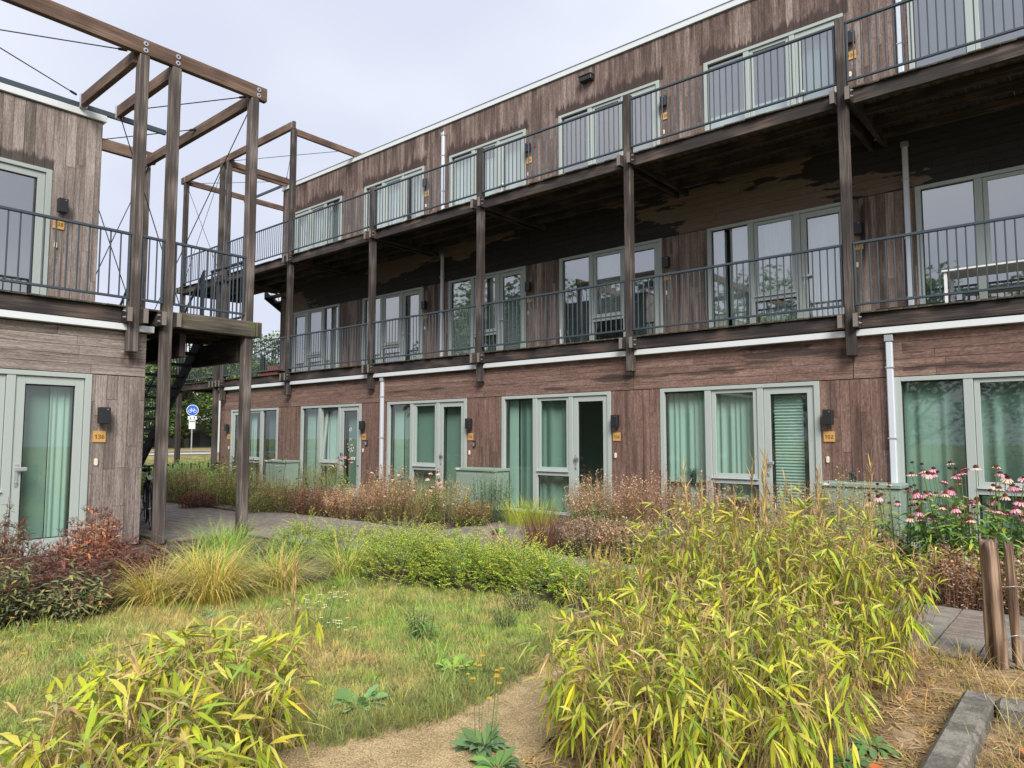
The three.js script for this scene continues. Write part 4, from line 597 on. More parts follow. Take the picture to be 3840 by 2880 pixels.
// ---- bamboo ----
function bamboo(cx, cz, rx, rz, rot, n, h, label, seed, parts, big = 1, plumes = 0) {
  R = rngOf(seed); const t = thing('bamboo_clump', label, 'bamboo', 'yellow green bamboo clumps'), st = new GB(), lv = [], yel = [[0.5, 0.52, 0.02], [0.44, 0.49, 0.02], [0.54, 0.5, 0.03], [0.34, 0.44, 0.025], [0.24, 0.36, 0.03], [0.58, 0.56, 0.09]];
  for (let k = 0; k < n; k++) {
    const a = rr(0, 6.283), f = Math.sqrt(R()), ex = Math.cos(a) * f * rx, ez = Math.sin(a) * f * rz, bx = cx + ex * Math.cos(rot) - ez * Math.sin(rot), bz = cz + ex * Math.sin(rot) + ez * Math.cos(rot);
    const H = h * rr(0.62, 1.06) * (1 - 0.3 * f * f), la = Math.atan2(bz - cz, bx - cx) + rr(-0.7, 0.7), lean = rr(0.04, 0.2) + 0.18 * f, pts = [], dead = R() < 0.2;
    for (let s = 0; s <= 6; s++) { const q = s / 6; pts.push([bx + Math.cos(la) * lean * H * q * q + Math.sin(k * 7 + s * 2) * 0.006, H * q * (1 - 0.08 * lean * q), bz + Math.sin(la) * lean * H * q * q]); }
    st.col = vary(dead ? [0.36, 0.25, 0.13] : pick([[0.3, 0.24, 0.1], [0.2, 0.14, 0.07], [0.27, 0.25, 0.07]]), 0.25); st.tube(pts, [0.0042, 0.004, 0.0037, 0.0033, 0.0028, 0.002, 0.001], 5, false);
    const nodes = Math.round(H / 0.075);
    for (let m = 2; m <= nodes; m++) {
      const q = clamp(m / nodes + rr(-0.02, 0.02), 0, 1), s = Math.min(5, Math.floor(q * 6)), g = q * 6 - s, p = [0, 1, 2].map(d => mix(pts[s][d], pts[s + 1][d], g)); if (R() < 0.12 + 0.45 * (q < 0.2)) continue;
      const ta = rr(0, 6.283), tl = rr(0.02, 0.13) * (1.2 - 0.5 * q), tw = [p[0] + Math.cos(ta) * tl, p[1] + tl * rr(0.2, 0.8), p[2] + Math.sin(ta) * tl]; st.col = vary([0.3, 0.22, 0.1], 0.3); st.tube([p, tw], 0.0016, 3, false);
      const cnt = 2 + Math.floor(R() * 4), old = dead ? R() < 0.8 : R() < 0.2;
      for (let c = 0; c < cnt; c++) { const d = ta + rr(-1.2, 1.2), up = q > 0.88 ? rr(-0.6, 1.3) : rr(-2.6, 0.1), col = vary(old ? pick(STRAWC) : pick(yel), 0.2); lv.push([tw[0], tw[1], tw[2], Math.cos(d), up, Math.sin(d), rr(0.06, 0.135) * (old ? 0.85 : 1) * big, rr(0.009, 0.018) * (old ? 0.6 : 1) * big, col, rr(0.1, 0.5), rr(0.15, 0.45), rr(-0.9, 0.9)]); }
    }
    if (R() < 0.35) for (let c = 0; c < 5; c++) st.blade(pts[6][0], pts[6][1] - rr(0, 0.05), pts[6][2], rr(0, 6.28), rr(0.05, 0.14), 0.004, rr(0.05, 0.5), rr(0, 0.5), vary(pick(STRAWC), 0.2), 2);
  }
  for (let k = 0; k < plumes; k++) { const a = rr(0, 6.283), f = rr(0, 0.8), px = cx + Math.cos(a) * f * rx, pz = cz + Math.sin(a) * f * rz, H = h * rr(1.0, 1.22), tx = px + rr(-0.08, 0.08), tz = pz + rr(-0.08, 0.08); st.col = vary([0.36, 0.25, 0.12], 0.25); st.tube([[px, 0, pz], [tx, H, tz]], [0.004, 0.001], 4, false); for (let m = 0; m < 46; m++) { const q = rr(0.62, 1.02), d = rr(0, 6.283); st.blade(mix(px, tx, q), H * q, mix(pz, tz, q), d, rr(0.05, 0.13), rr(0.004, 0.008), rr(0.05, 0.6), rr(-0.2, 0.6), vary(pick(STRAWC), 0.25), 2); } }
  mesh('culms', st.geo(), M.dry, t).userData.kind = 'stuff';
  const rank = lv.map(l => [inView(l[0], l[1], l[2]), l]).sort((a, b) => b[0] - a[0]), rest = new GB();
  // the leaves that show largest are pieces of their own
  const lone = new Set(rank.slice(0, Math.min(rank.length, parts * 3)).filter((_, i) => i % 3 === 0).map(e => e[1]));
  for (const l of lv) if (lone.has(l)) { const g = new GB(); g.leaf(...l); mesh('leaf', g.geo(), M.leaf, t); } else rest.leaf(...l);
  mesh('foliage', rest.geo(), M.leaf, t).userData.kind = 'stuff'; return t;
}
bamboo(-1.64, -3.45, 0.6, 0.78, 0.15, 400, 0.78, 'big yellow green bamboo clump in the right foreground', 301, 280, 1.12, 4);
bamboo(-1.87, -4.92, 0.82, 0.62, 0, 420, 1.17, 'taller bamboo clump behind the foreground one, tan tips above', 302, 200, 1, 13);
bamboo(-3.3, -1.5, 1.05, 0.42, 0.74, 400, 0.57, 'low bright bamboo clump in the bottom left corner', 303, 290, 1.45);
bamboo(-2.95, -4.55, 0.28, 0.3, 0, 26, 0.62, 'thin sparse bamboo shoots left of the right clump beside the gravel', 304, 60, 1, 8);
bamboo(-4.12, -2.62, 0.1, 0.1, 0, 7, 0.66, 'single tall bamboo shoot above the lawn at the gravel edge', 305, 60, 1.3, 3);
// ---- grass tufts ----
function tuft(x, z, n, len, wid, pal, label, group, seed, o = {}) {
  R = rngOf(seed); const t = thing(o.name || 'grass_tuft', label, o.cat || 'grass', group), gb = new GB();
  for (let k = 0; k < n; k++) { const a = rr(0, 6.283), r = (o.r ?? 0.12) * Math.sqrt(R()), out = R(); gb.blade(x + Math.cos(a) * r, 0, z + Math.sin(a) * r, a + rr(-0.6, 0.6), len * rr(0.55, 1.1), wid * rr(0.6, 1.2), rr(0.02, 0.25) + out * (o.spread ?? 0.6), rr(0.45, 1.0) * (o.droop ?? 2.5), vary(pick(pal), 0.22), 5); }
  mesh('blades', gb.geo(), M.leaf, t); return t;
}
const GOLD = [[0.66, 0.49, 0.08], [0.58, 0.48, 0.07], [0.7, 0.5, 0.15], [0.44, 0.46, 0.05], [0.62, 0.38, 0.1], [0.33, 0.41, 0.04]], OLIVE = [[0.4, 0.45, 0.06], [0.32, 0.4, 0.05], [0.5, 0.46, 0.09], [0.52, 0.4, 0.12]], GREENG = [[0.2, 0.36, 0.045], [0.27, 0.43, 0.05], [0.36, 0.46, 0.06]];
const sg = 'arching sedge tufts along the lawn';
tuft(-6.95, -2.98, 520, 0.74, 0.006, GOLD, 'golden sedge tuft next to the red shrub', sg, 401, { r: 0.16 }); tuft(-6.62, -3.38, 680, 0.86, 0.006, GOLD, 'largest golden sedge tuft, at the edge of the lawn', sg, 402, { r: 0.2 }); tuft(-6.6, -4.08, 460, 0.74, 0.006, [...OLIVE, GOLD[0]], 'olive sedge tuft, brown at its foot, below the slim post', sg, 403, { r: 0.15 }); tuft(-6.5, -4.85, 420, 0.7, 0.006, OLIVE, 'green sedge tuft at the left end of the low hedge', sg, 404, { r: 0.14 }); tuft(-7.35, -3.55, 420, 0.8, 0.006, OLIVE, 'sedge tuft in the second row behind the golden ones', sg, 405, { r: 0.2 });
tuft(-7.3, -4.3, 300, 0.62, 0.005, GREENG, 'fresh green grass tuft behind the olive sedge', sg, 406, { r: 0.22 }); tuft(-7.9, -4.0, 260, 0.6, 0.005, [...GREENG, ...OLIVE], 'grass tuft in front of the thick corner post', sg, 407, { r: 0.25, spread: 0.3 }); tuft(-8.6, -4.6, 240, 0.62, 0.006, GREENG, 'green grass tuft at the foot of the corner post', sg, 408, { r: 0.25, spread: 0.25, droop: 1.1 }); tuft(-8.1, -5.2, 240, 0.6, 0.005, GREENG, 'green grass tuft in front of the slim dark post', sg, 409, { r: 0.3, spread: 0.3 }); tuft(-6.15, -4.55, 220, 0.3, 0.004, GREENG, 'short bright green grass patch between the sedges', sg, 410, { r: 0.16, spread: 0.3 }); tuft(-9.5, -4.9, 220, 0.6, 0.006, GREENG, 'grass tuft beside the left building corner', sg, 411, { r: 0.3, spread: 0.3 }); tuft(-7.2, -5.3, 260, 0.55, 0.005, [...GREENG, OLIVE[0]], 'grass tuft behind the low hedge near the path', sg, 412, { r: 0.28, spread: 0.35 });
// ---- low arching hedge ----
function arching(x, z, n, len, label, seed) {
  R = rngOf(seed); const t = thing('low_hedge_shrub', label, 'shrub', 'arching small leaved shrubs along the path'), st = new GB(), lf = new GB(), pal = [[0.38, 0.58, 0.025], [0.3, 0.52, 0.03], [0.52, 0.64, 0.03], [0.2, 0.4, 0.03], [0.6, 0.64, 0.035]], rad = len * 0.72, H = len * 0.66;
  const spray = (px, py, pz, a, th, L, bend, c0, tip, cnt) => {
    const pts = [], S2 = 6; for (let s = 0; s <= S2; s++) { pts.push([px, py, pz]); px += Math.cos(a) * Math.sin(th) * L / S2; pz += Math.sin(a) * Math.sin(th) * L / S2; py += Math.cos(th) * L / S2; th += bend / S2; }
    st.col = vary([0.16, 0.13, 0.04]); st.tube(pts, [0.0022, 0.002, 0.0018, 0.0015, 0.0012, 0.001, 0.0006], 3, false);
    for (let m = 1; m < cnt; m++) { const q = m / cnt * S2, s = Math.min(S2 - 1, Math.floor(q)), g = q - s, p = [0, 1, 2].map(d => mix(pts[s][d], pts[s + 1][d], g)), sz = (1 - 0.45 * m / cnt) * rr(0.021, 0.03), col = vary(m / cnt > 0.6 && R() < tip ? [0.64, 0.68, 0.04] : c0, 0.2); for (const sd of [1, -1]) { const d = a + sd * rr(1.0, 1.8); lf.leaf(p[0], p[1], p[2], Math.cos(d), rr(-0.1, 0.6), Math.sin(d), sz, sz * 0.72, col, 0.1, 0.2, rr(-0.5, 0.5), [[0.5, 1]]); } }
  };
  for (let k = 0; k < n * 3.4; k++) { const a = rr(0, 6.283), f = Math.sqrt(R()), top = H * Math.sqrt(Math.max(0.02, 1 - f * f)) * (0.75 + 0.5 * fbm(x * 5 + Math.cos(a) * f * 3, z * 5 + Math.sin(a) * f * 3, 2)), y = top * Math.pow(R(), 0.45); spray(x + Math.cos(a) * rad * f * 0.9, y * 0.85, z + Math.sin(a) * rad * f * 0.9, a + rr(-1, 1), rr(0.3, 1.3), rr(0.09, 0.2), rr(0, 0.7), pick(pal), 0.5, 9); }
  for (let k = 0; k < n * 0.3; k++) { const a = rr(0, 6.283), f = rr(0.1, 0.75); spray(x + Math.cos(a) * rad * f, H * 0.6 * Math.sqrt(1 - f * f), z + Math.sin(a) * rad * f, a + rr(-0.5, 0.5), rr(0.2, 0.95), len * rr(0.35, 0.7), rr(0.2, 0.9), pick(pal), 0.85, 24); }
  mesh('stems', st.geo(), M.dry, t); mesh('foliage', lf.geo(), M.leaf, t);
}
[[-6.0, -5.2, 95, 0.72, 'low arching shrub at the left end of the hedge'], [-5.55, -5.6, 100, 0.78, 'tallest arching hedge shrub, sprays reaching over the path'], [-5.1, -5.45, 100, 0.72, 'bright arching hedge shrub in the middle of the row'], [-4.7, -5.75, 90, 0.66, 'arching hedge shrub hanging towards the paved path'], [-4.3, -5.65, 85, 0.6, 'arching hedge shrub before the brown island bed'], [-3.9, -5.85, 80, 0.55, 'last but one hedge shrub towards the bamboo'], [-3.5, -5.95, 70, 0.5, 'low hedge shrub touching the bamboo'], [-6.5, -5.65, 80, 0.75, 'arching shrub behind the sedge at the hedge end'], [-7.0, -6.0, 80, 0.62, 'arching shrub at the path below the slim post'], [-7.7, -5.75, 80, 0.62, 'arching shrub behind the green grass near the slim post'], [-8.5, -5.6, 80, 0.6, 'leftmost arching shrub at the paved path'], [-6.1, -6.0, 80, 0.66, 'arching shrub on the path side of the hedge, left half'], [-5.2, -6.05, 75, 0.62, 'arching shrub on the path side of the hedge, right half']].forEach(([x, z, n, l, lab], i) => arching(x, z, n, l * 1.08, lab, 450 + i));
// ---- leafy shrub with flat dead flower heads ----
function leafShrub(x, z, r, h, n, pal, heads, label, seed, o = {}) {
  R = rngOf(seed); const t = thing(o.name || 'leafy_shrub', label, o.cat || 'shrub', o.group), st = new GB(), lf = new GB();
  for (let k = 0; k < n; k++) {
    const a = rr(0, 6.283), f = Math.sqrt(R()), tx = x + Math.cos(a) * r * f, tz = z + Math.sin(a) * r * f, H = h * rr(0.55, 1.08) * (1 - 0.35 * f * f), bx = x + Math.cos(a) * r * f * 0.45, bz = z + Math.sin(a) * r * f * 0.45, pts = [[bx, 0, bz], [mix(bx, tx, 0.5) + rr(-0.02, 0.02), H * 0.5, mix(bz, tz, 0.5)], [tx, H, tz]];
    st.col = vary([0.1, 0.055, 0.04], 0.3); st.tube(pts, [0.004, 0.003, 0.0018], 4, false); const c0 = pick(pal), L0 = o.leaf || 0.075, cnt = o.per || 16;
    for (let m = 0; m < cnt; m++) { const q = 0.3 + 0.7 * m / cnt, g = q < 0.5 ? [0, 1, q * 2] : [1, 2, q * 2 - 1], p = [0, 1, 2].map(d => mix(pts[g[0]][d], pts[g[1]][d], g[2])), d = m * 2.4 + rr(-0.4, 0.4), l = L0 * rr(0.6, 1.2); lf.leaf(p[0], p[1], p[2], Math.cos(d), rr(-0.5, 0.7), Math.sin(d), l, l * (o.wide || 0.3), vary(c0, 0.3), rr(0.1, 0.6), 0.3, rr(-0.5, 0.5)); }
    if (heads && R() < heads.share) for (let m = 0; m < heads.n; m++) { const d = rr(0, 6.283), q = heads.r * Math.sqrt(R()); st.col = vary(pick(heads.pal), 0.25); const ex = tx + Math.cos(d) * q, ez = tz + Math.sin(d) * q, ey = H + heads.up * rr(0.6, 1.1); st.tube([[tx, H - 0.01, tz], [ex, ey, ez]], 0.0012, 3, false); lf.leaf(ex, ey, ez, rr(-1, 1), rr(0.2, 1), rr(-1, 1), heads.s * rr(0.6, 1.3), heads.s * 0.8, vary(pick(heads.pal), 0.25), 0, 0.3, 0, [[0.5, 1]]); }
  }
  mesh('stems', st.geo(), M.dry, t); mesh('foliage', lf.geo(), M.leaf, t); return t;
}
{
  const RED = [[0.22, 0.06, 0.04], [0.15, 0.045, 0.036], [0.27, 0.09, 0.055], [0.13, 0.055, 0.042]], RUST = [[0.55, 0.19, 0.055], [0.46, 0.14, 0.045], [0.6, 0.27, 0.1]], SAGE = [[0.2, 0.25, 0.075], [0.27, 0.3, 0.095], [0.15, 0.18, 0.065], [0.34, 0.3, 0.13]], hd = { share: 0.55, n: 16, r: 0.045, up: 0.03, s: 0.014, pal: [[0.2, 0.075, 0.05], [0.13, 0.05, 0.04]] }, gp = 'spirea shrubs by the left building';
  leafShrub(-7.0, -1.75, 0.42, 0.62, 120, SAGE, hd, 'green spirea shrub at the left edge with brown flower heads', 501, { group: gp }); leafShrub(-7.25, -2.35, 0.42, 0.6, 130, [...RED, SAGE[0], SAGE[2]], hd, 'dark red and green spirea shrub in front of the glass door', 502, { group: gp }); leafShrub(-7.75, -2.0, 0.45, 0.75, 120, RED, hd, 'deep red spirea shrub below the left glass door', 503, { group: gp }); leafShrub(-7.85, -2.75, 0.4, 0.78, 110, [...RUST, RED[2]], hd, 'rust orange spirea shrub with dry leaves by the wall corner', 504, { group: gp }); leafShrub(-8.35, -2.0, 0.4, 0.98, 60, [[0.14, 0.2, 0.05], [0.2, 0.24, 0.06]], hd, 'tall green spirea with brown flat heads before the door', 505, { group: gp }); leafShrub(-7.45, -3.0, 0.32, 0.55, 90, RED, hd, 'low dark red spirea shrub beside the golden sedge', 506, { group: gp }); leafShrub(-8.3, -2.9, 0.3, 0.92, 46, RUST, hd, 'tall thin rust coloured spirea stems against the plank wall', 507, { group: gp }); leafShrub(-6.85, -2.25, 0.3, 0.45, 90, [...SAGE, RED[0]], null, 'low sage green spirea shrub nearest the lawn', 508, { group: gp }); leafShrub(-7.4, -1.2, 0.45, 0.7, 100, [...SAGE, RED[0]], hd, 'red green spirea shrub beyond the left edge', 509, { group: gp });
}
// ---- dry seed-head herbs ----
function dryHerb(x, z, r, h, n, pal, low, label, seed, o = {}) {
  R = rngOf(seed); const t = thing(o.name || 'dry_herb', label, o.cat || 'plant', o.group || 'faded perennials in the bed'), st = new GB(), lf = new GB();
  for (let k = 0; k < n; k++) {
    const a = rr(0, 6.283), f = Math.sqrt(R()), H = h * rr(0.65, 1.1) * (1 - 0.25 * f * f), bx = x + Math.cos(a) * r * f * 0.75, bz = z + Math.sin(a) * r * f * 0.75, tx = x + Math.cos(a) * r * f + rr(-0.03, 0.03), tz = z + Math.sin(a) * r * f + rr(-0.03, 0.03), c = vary(pick(pal), 0.25); st.col = [c[0] * 0.6, c[1] * 0.55, c[2] * 0.5]; st.tube([[bx, 0, bz], [tx, H, tz]], [0.0028, 0.0015], 3, false);
    for (let m = 0; m < (o.bits || 17); m++) { const q = rr(o.from ?? 0.5, 1.02), s = (o.size || 0.031) * rr(0.6, 1.4), sp = (o.spread || 0.03) * (1.1 - 0.4 * q); lf.leaf(mix(bx, tx, q) + rr(-sp, sp), H * q + rr(-0.01, 0.015), mix(bz, tz, q) + rr(-sp, sp), rr(-1, 1), rr(-0.4, 1), rr(-1, 1), s, s * rr(0.4, 0.8), vary(c, 0.25), 0.1, 0.3, 0, [[0.5, 1]]); }
    if (low) for (let m = 0; m < 9; m++) { const q = rr(0.05, 0.6), s = rr(0.02, 0.04), d = rr(0, 6.28); lf.leaf(mix(bx, tx, q), H * q, mix(bz, tz, q), Math.cos(d), rr(-0.2, 0.7), Math.sin(d), s, s * 0.5, vary(pick(low), 0.3), 0.2, 0.3, 0, [[0.5, 1]]); }
  }
  const fill = low || pal; for (let k = 0; k < n * 5; k++) { const a = rr(0, 6.283), f = Math.sqrt(R()), y = h * 0.72 * Math.sqrt(1 - 0.8 * f * f) * Math.pow(R(), 0.6), s = rr(0.022, 0.042); lf.leaf(x + Math.cos(a) * r * f, y, z + Math.sin(a) * r * f, rr(-1, 1), rr(-0.3, 0.9), rr(-1, 1), s, s * rr(0.35, 0.6), vary(R() < 0.45 ? pick(pal) : pick(fill), 0.3), 0.15, 0.3, 0, [[0.5, 1]]); }
  mesh('stems', st.geo(), M.dry, t); mesh('seed_heads', lf.geo(), M.leaf, t); return t;
}
const TAN = [[0.6, 0.4, 0.23], [0.53, 0.33, 0.185], [0.66, 0.47, 0.29], [0.44, 0.235, 0.13]], BRN = [[0.3, 0.155, 0.085], [0.37, 0.2, 0.1], [0.23, 0.115, 0.065]], DKB = [[0.24, 0.1, 0.05], [0.3, 0.135, 0.065], [0.17, 0.075, 0.04]], GRN = [[0.19, 0.31, 0.07], [0.26, 0.38, 0.06], [0.15, 0.25, 0.07]], OLV = [[0.42, 0.41, 0.12], [0.34, 0.36, 0.11], [0.46, 0.41, 0.17]], BLU = [[0.18, 0.29, 0.16], [0.23, 0.34, 0.2]];
{
  const H = (x, z, r, h, n, ...a) => dryHerb(x, z, r * 1.08, h * (z < -8.9 ? 1.38 : 1.2), Math.round(n * 1.35), ...a);
  H(-11.6, -8.75, 0.55, 0.52, 170, TAN, BRN, 'wide tan herb mound in the bed above the hedge', 601); H(-10.8, -8.95, 0.5, 0.55, 160, [...TAN, BRN[1]], GRN, 'pinkish tan herb mound left of the door path', 602); H(-12.5, -8.5, 0.5, 0.5, 150, BRN, BRN, 'reddish brown dried mound before the leaning window sash', 603); H(-13.3, -8.35, 0.5, 0.55, 150, [...BRN, OLV[0]], GRN, 'brown dried mound left of the drainpipe', 604); H(-13.6, -7.95, 0.35, 0.42, 110, OLV, OLV, 'pale olive herb just right of the slim dark post', 605); H(-14.6, -8.3, 0.5, 0.62, 130, [...OLV, TAN[0]], GRN, 'olive grassy herb in front of the far green cabinet', 606); H(-12.0, -10.0, 0.6, 0.72, 140, [...TAN, OLV[1]], GRN, 'tall tan herb in the back row below number 108', 607); H(-14.3, -9.9, 0.6, 0.75, 140, OLV, GRN, 'olive seed grass in the back row below number 108', 608);
  H(-15.8, -8.2, 0.55, 0.68, 140, [...OLV, BRN[0]], GRN, 'brown olive seed stems left of the slim dark post', 609); H(-16.8, -8.0, 0.6, 0.7, 140, [...BRN, OLV[0]], GRN, 'brown seed stems in the left passage bed', 610); H(-15.6, -7.55, 0.4, 0.3, 120, [[0.3, 0.1, 0.055], [0.22, 0.08, 0.05]], null, 'low russet red herb at the passage paving', 611); H(-17.6, -7.9, 0.5, 0.6, 120, GRN, GRN, 'green bushy herb beside the thick corner post', 612); H(-18.8, -8.6, 0.7, 0.75, 130, [...OLV, TAN[1]], GRN, 'tan grass mass behind the bicycle', 613); H(-17.4, -9.5, 0.6, 0.8, 130, [...OLV, BRN[0]], GRN, 'tall brown seed stems at the far end of the bed', 614);
  H(-9.6, -9.4, 0.5, 0.6, 120, [...OLV, TAN[2]], GRN, 'olive herb mound in front of the middle green cabinet', 615); H(-8.9, -9.9, 0.4, 0.7, 110, BLU, GRN, 'blue green herb beside the middle green cabinet', 616); H(-8.75, -9.2, 0.35, 0.34, 120, [[0.3, 0.2, 0.06], [0.36, 0.26, 0.09]], GRN, 'low golden brown tuft at the door path corner', 617);
  H(-5.95, -9.2, 0.6, 0.74, 190, TAN, GRN, 'tall tan seed herb in front of the plank wall left of number 102', 618); H(-5.1, -9.4, 0.6, 0.78, 190, [...TAN, BRN[1]], OLV, 'tall rusty tan herb below the plant in the window', 619); H(-4.35, -9.3, 0.55, 0.72, 170, [BRN[1], ...TAN], OLV, 'rusty brown herb before the middle pane of number 102', 620); H(-6.7, -9.9, 0.45, 0.62, 110, [...BLU, TAN[2]], GRN, 'grey green herb beside the door of number 104', 621); H(-5.4, -8.05, 0.45, 0.42, 170, [[0.44, 0.3, 0.2], [0.38, 0.24, 0.15]], GRN, 'pinkish tan flat headed mound in the island bed', 622); H(-4.75, -8.0, 0.45, 0.45, 170, [...TAN, GRN[1]], GRN, 'tan and green mound in the island bed', 623); H(-4.1, -7.95, 0.42, 0.42, 150, [...BLU, [0.2, 0.17, 0.28], TAN[0]], GRN, 'lavender flecked green mound nearest the bamboo', 624); H(-3.4, -8.3, 0.5, 0.5, 150, [...TAN, OLV[0]], GRN, 'tan mound behind the bamboo tips', 625); H(-5.9, -8.9, 0.35, 0.5, 110, GRN, BLU, 'fresh green herb behind the dark brown clump', 626); H(-3.2, -9.6, 0.6, 0.7, 140, [...TAN, OLV[0]], OLV, 'tan herb below the door of number 102', 627);
  H(-1.2, -7.95, 0.35, 0.45, 130, [[0.36, 0.2, 0.11], ...TAN], BRN, 'withered tan herb at the foot of the big coneflowers', 628); H(-0.55, -8.0, 0.4, 0.5, 130, [...TAN, OLV[0]], BRN, 'withered brown herb behind the wooden stake', 629); H(-2.1, -8.4, 0.45, 0.55, 120, [...TAN, OLV[0]], GRN, 'dry mound between the bamboo and the coneflowers', 630); H(-2.6, -9.7, 0.5, 0.8, 120, [...OLV, TAN[0]], OLV, 'grassy tan herb in front of the right green cabinet', 631);
  const G = (x, z, n, l, pal, lab, s, o) => tuft(x, z, n, l, 0.007, pal, lab, 'grasses in the bed', s, o);
  G(-10.2, -9.5, 260, 0.85, [[0.36, 0.3, 0.09], [0.42, 0.28, 0.12], [0.3, 0.18, 0.08]], 'yellow brown upright grass before the window of number 106', 641, { r: 0.45, spread: 0.2, droop: 0.8 }); G(-11.2, -10.2, 220, 0.95, [[0.36, 0.33, 0.1], [0.3, 0.24, 0.09]], 'yellow green upright grass in the back row below number 106', 642, { r: 0.4, spread: 0.2, droop: 0.8 }); G(-8.05, -9.75, 260, 0.62, [[0.5, 0.58, 0.03], [0.4, 0.5, 0.03], [0.56, 0.56, 0.05]], 'bright lime green feathery plant below number 104', 643, { r: 0.3, spread: 0.4, droop: 0.9 }); G(-7.75, -9.95, 240, 0.6, [[0.4, 0.46, 0.04], [0.32, 0.4, 0.04]], 'lime green feathery plant at the door of number 104', 644, { r: 0.28, spread: 0.4, droop: 0.9 }); G(-15.0, -9.2, 200, 0.85, [[0.4, 0.42, 0.06], [0.34, 0.33, 0.08]], 'yellow green grass beside the far green cabinet', 645, { r: 0.35, spread: 0.25, droop: 0.9 }); G(-16.2, -8.6, 120, 0.8, [[0.46, 0.46, 0.05], [0.4, 0.4, 0.06]], 'bright yellow iris leaves in the left passage bed', 646, { r: 0.12, spread: 0.2, droop: 0.8 }); G(-13.0, -9.3, 200, 0.75, [[0.38, 0.24, 0.1], [0.44, 0.3, 0.14]], 'tan arching grass in front of number 108', 647, { r: 0.4, spread: 0.35 });
  G(-6.3, -8.1, 300, 0.56, DKB, 'dark brown withered upright clump in the island bed', 648, { r: 0.26, spread: 0.22, droop: 0.6 }); G(-5.9, -8.2, 240, 0.5, DKB, 'second dark brown withered clump in the island bed', 649, { r: 0.2, spread: 0.25, droop: 0.7 }); G(-6.9, -7.9, 70, 0.5, TAN, 'thin pale straggling grass at the island tip', 650, { r: 0.2, spread: 0.9, droop: 1 }); G(-6.9, -10.2, 120, 0.95, [[0.3, 0.2, 0.1], [0.24, 0.22, 0.1]], 'upright speckled seed spikes beside the door of number 104', 651, { r: 0.25, spread: 0.12, droop: 0.3 }); G(-2.2, -9.0, 120, 0.9, [[0.2, 0.24, 0.12], [0.3, 0.3, 0.14]], 'grey green reed grass left of the coneflowers', 652, { r: 0.3, spread: 0.2, droop: 0.7 }); G(-1.35, -6.05, 60, 0.62, [[0.24, 0.13, 0.07], [0.3, 0.17, 0.09]], 'thin red brown dead stems right of the bamboo', 653, { r: 0.22, spread: 0.12, droop: 0.3 });
}
// ---- coneflowers ----
const petalMats = [[0.72, 0.32, 0.42], [0.76, 0.42, 0.46], [0.62, 0.25, 0.36], [0.66, 0.45, 0.36]].map(c => S({ color: rgb(...c), roughness: 0.7, side: THREE.DoubleSide })), coneMats = [[0.16, 0.045, 0.015], [0.1, 0.035, 0.02], [0.035, 0.02, 0.016]].map(c => S({ color: rgb(...c), roughness: 0.9 }));
const coneGeo = (() => { const g = new GB(); for (let k = 0; k < 70; k++) { const y = 1 - (k + 0.5) / 70 * 0.95, a = k * 2.39996, r = Math.sqrt(1 - y * y * 0.95); const p = [Math.cos(a) * r, y * 0.85, Math.sin(a) * r]; g.poly([[p[0] + 0.12, p[1], p[2]], [p[0] * 1.12, p[1] * 1.25 + 0.1, p[2] * 1.12], [p[0], p[1], p[2] + 0.12]]); } g.tube([[0, -0.1, 0], [0, 0.15, 0], [0, 0.55, 0], [0, 0.8, 0]], [0.85, 1, 0.75, 0.2], 10); return g.geo(false); })();
const petalGeos = [0.25, 0.7, 1.15].map((dr, q) => { const g = new GB(); for (let k = 0; k < 13; k++) { const a = k / 13 * 6.283 + (k % 3) * 0.07; g.leaf(Math.cos(a) * 0.7, 0, Math.sin(a) * 0.7, Math.cos(a), -Math.sin(dr), Math.sin(a), 2.0, 0.72, [1, 1, 1], 0.12, 0.2, 0, [[0.3, 0.7], [0.75, 1]]); } return g.geo(); });
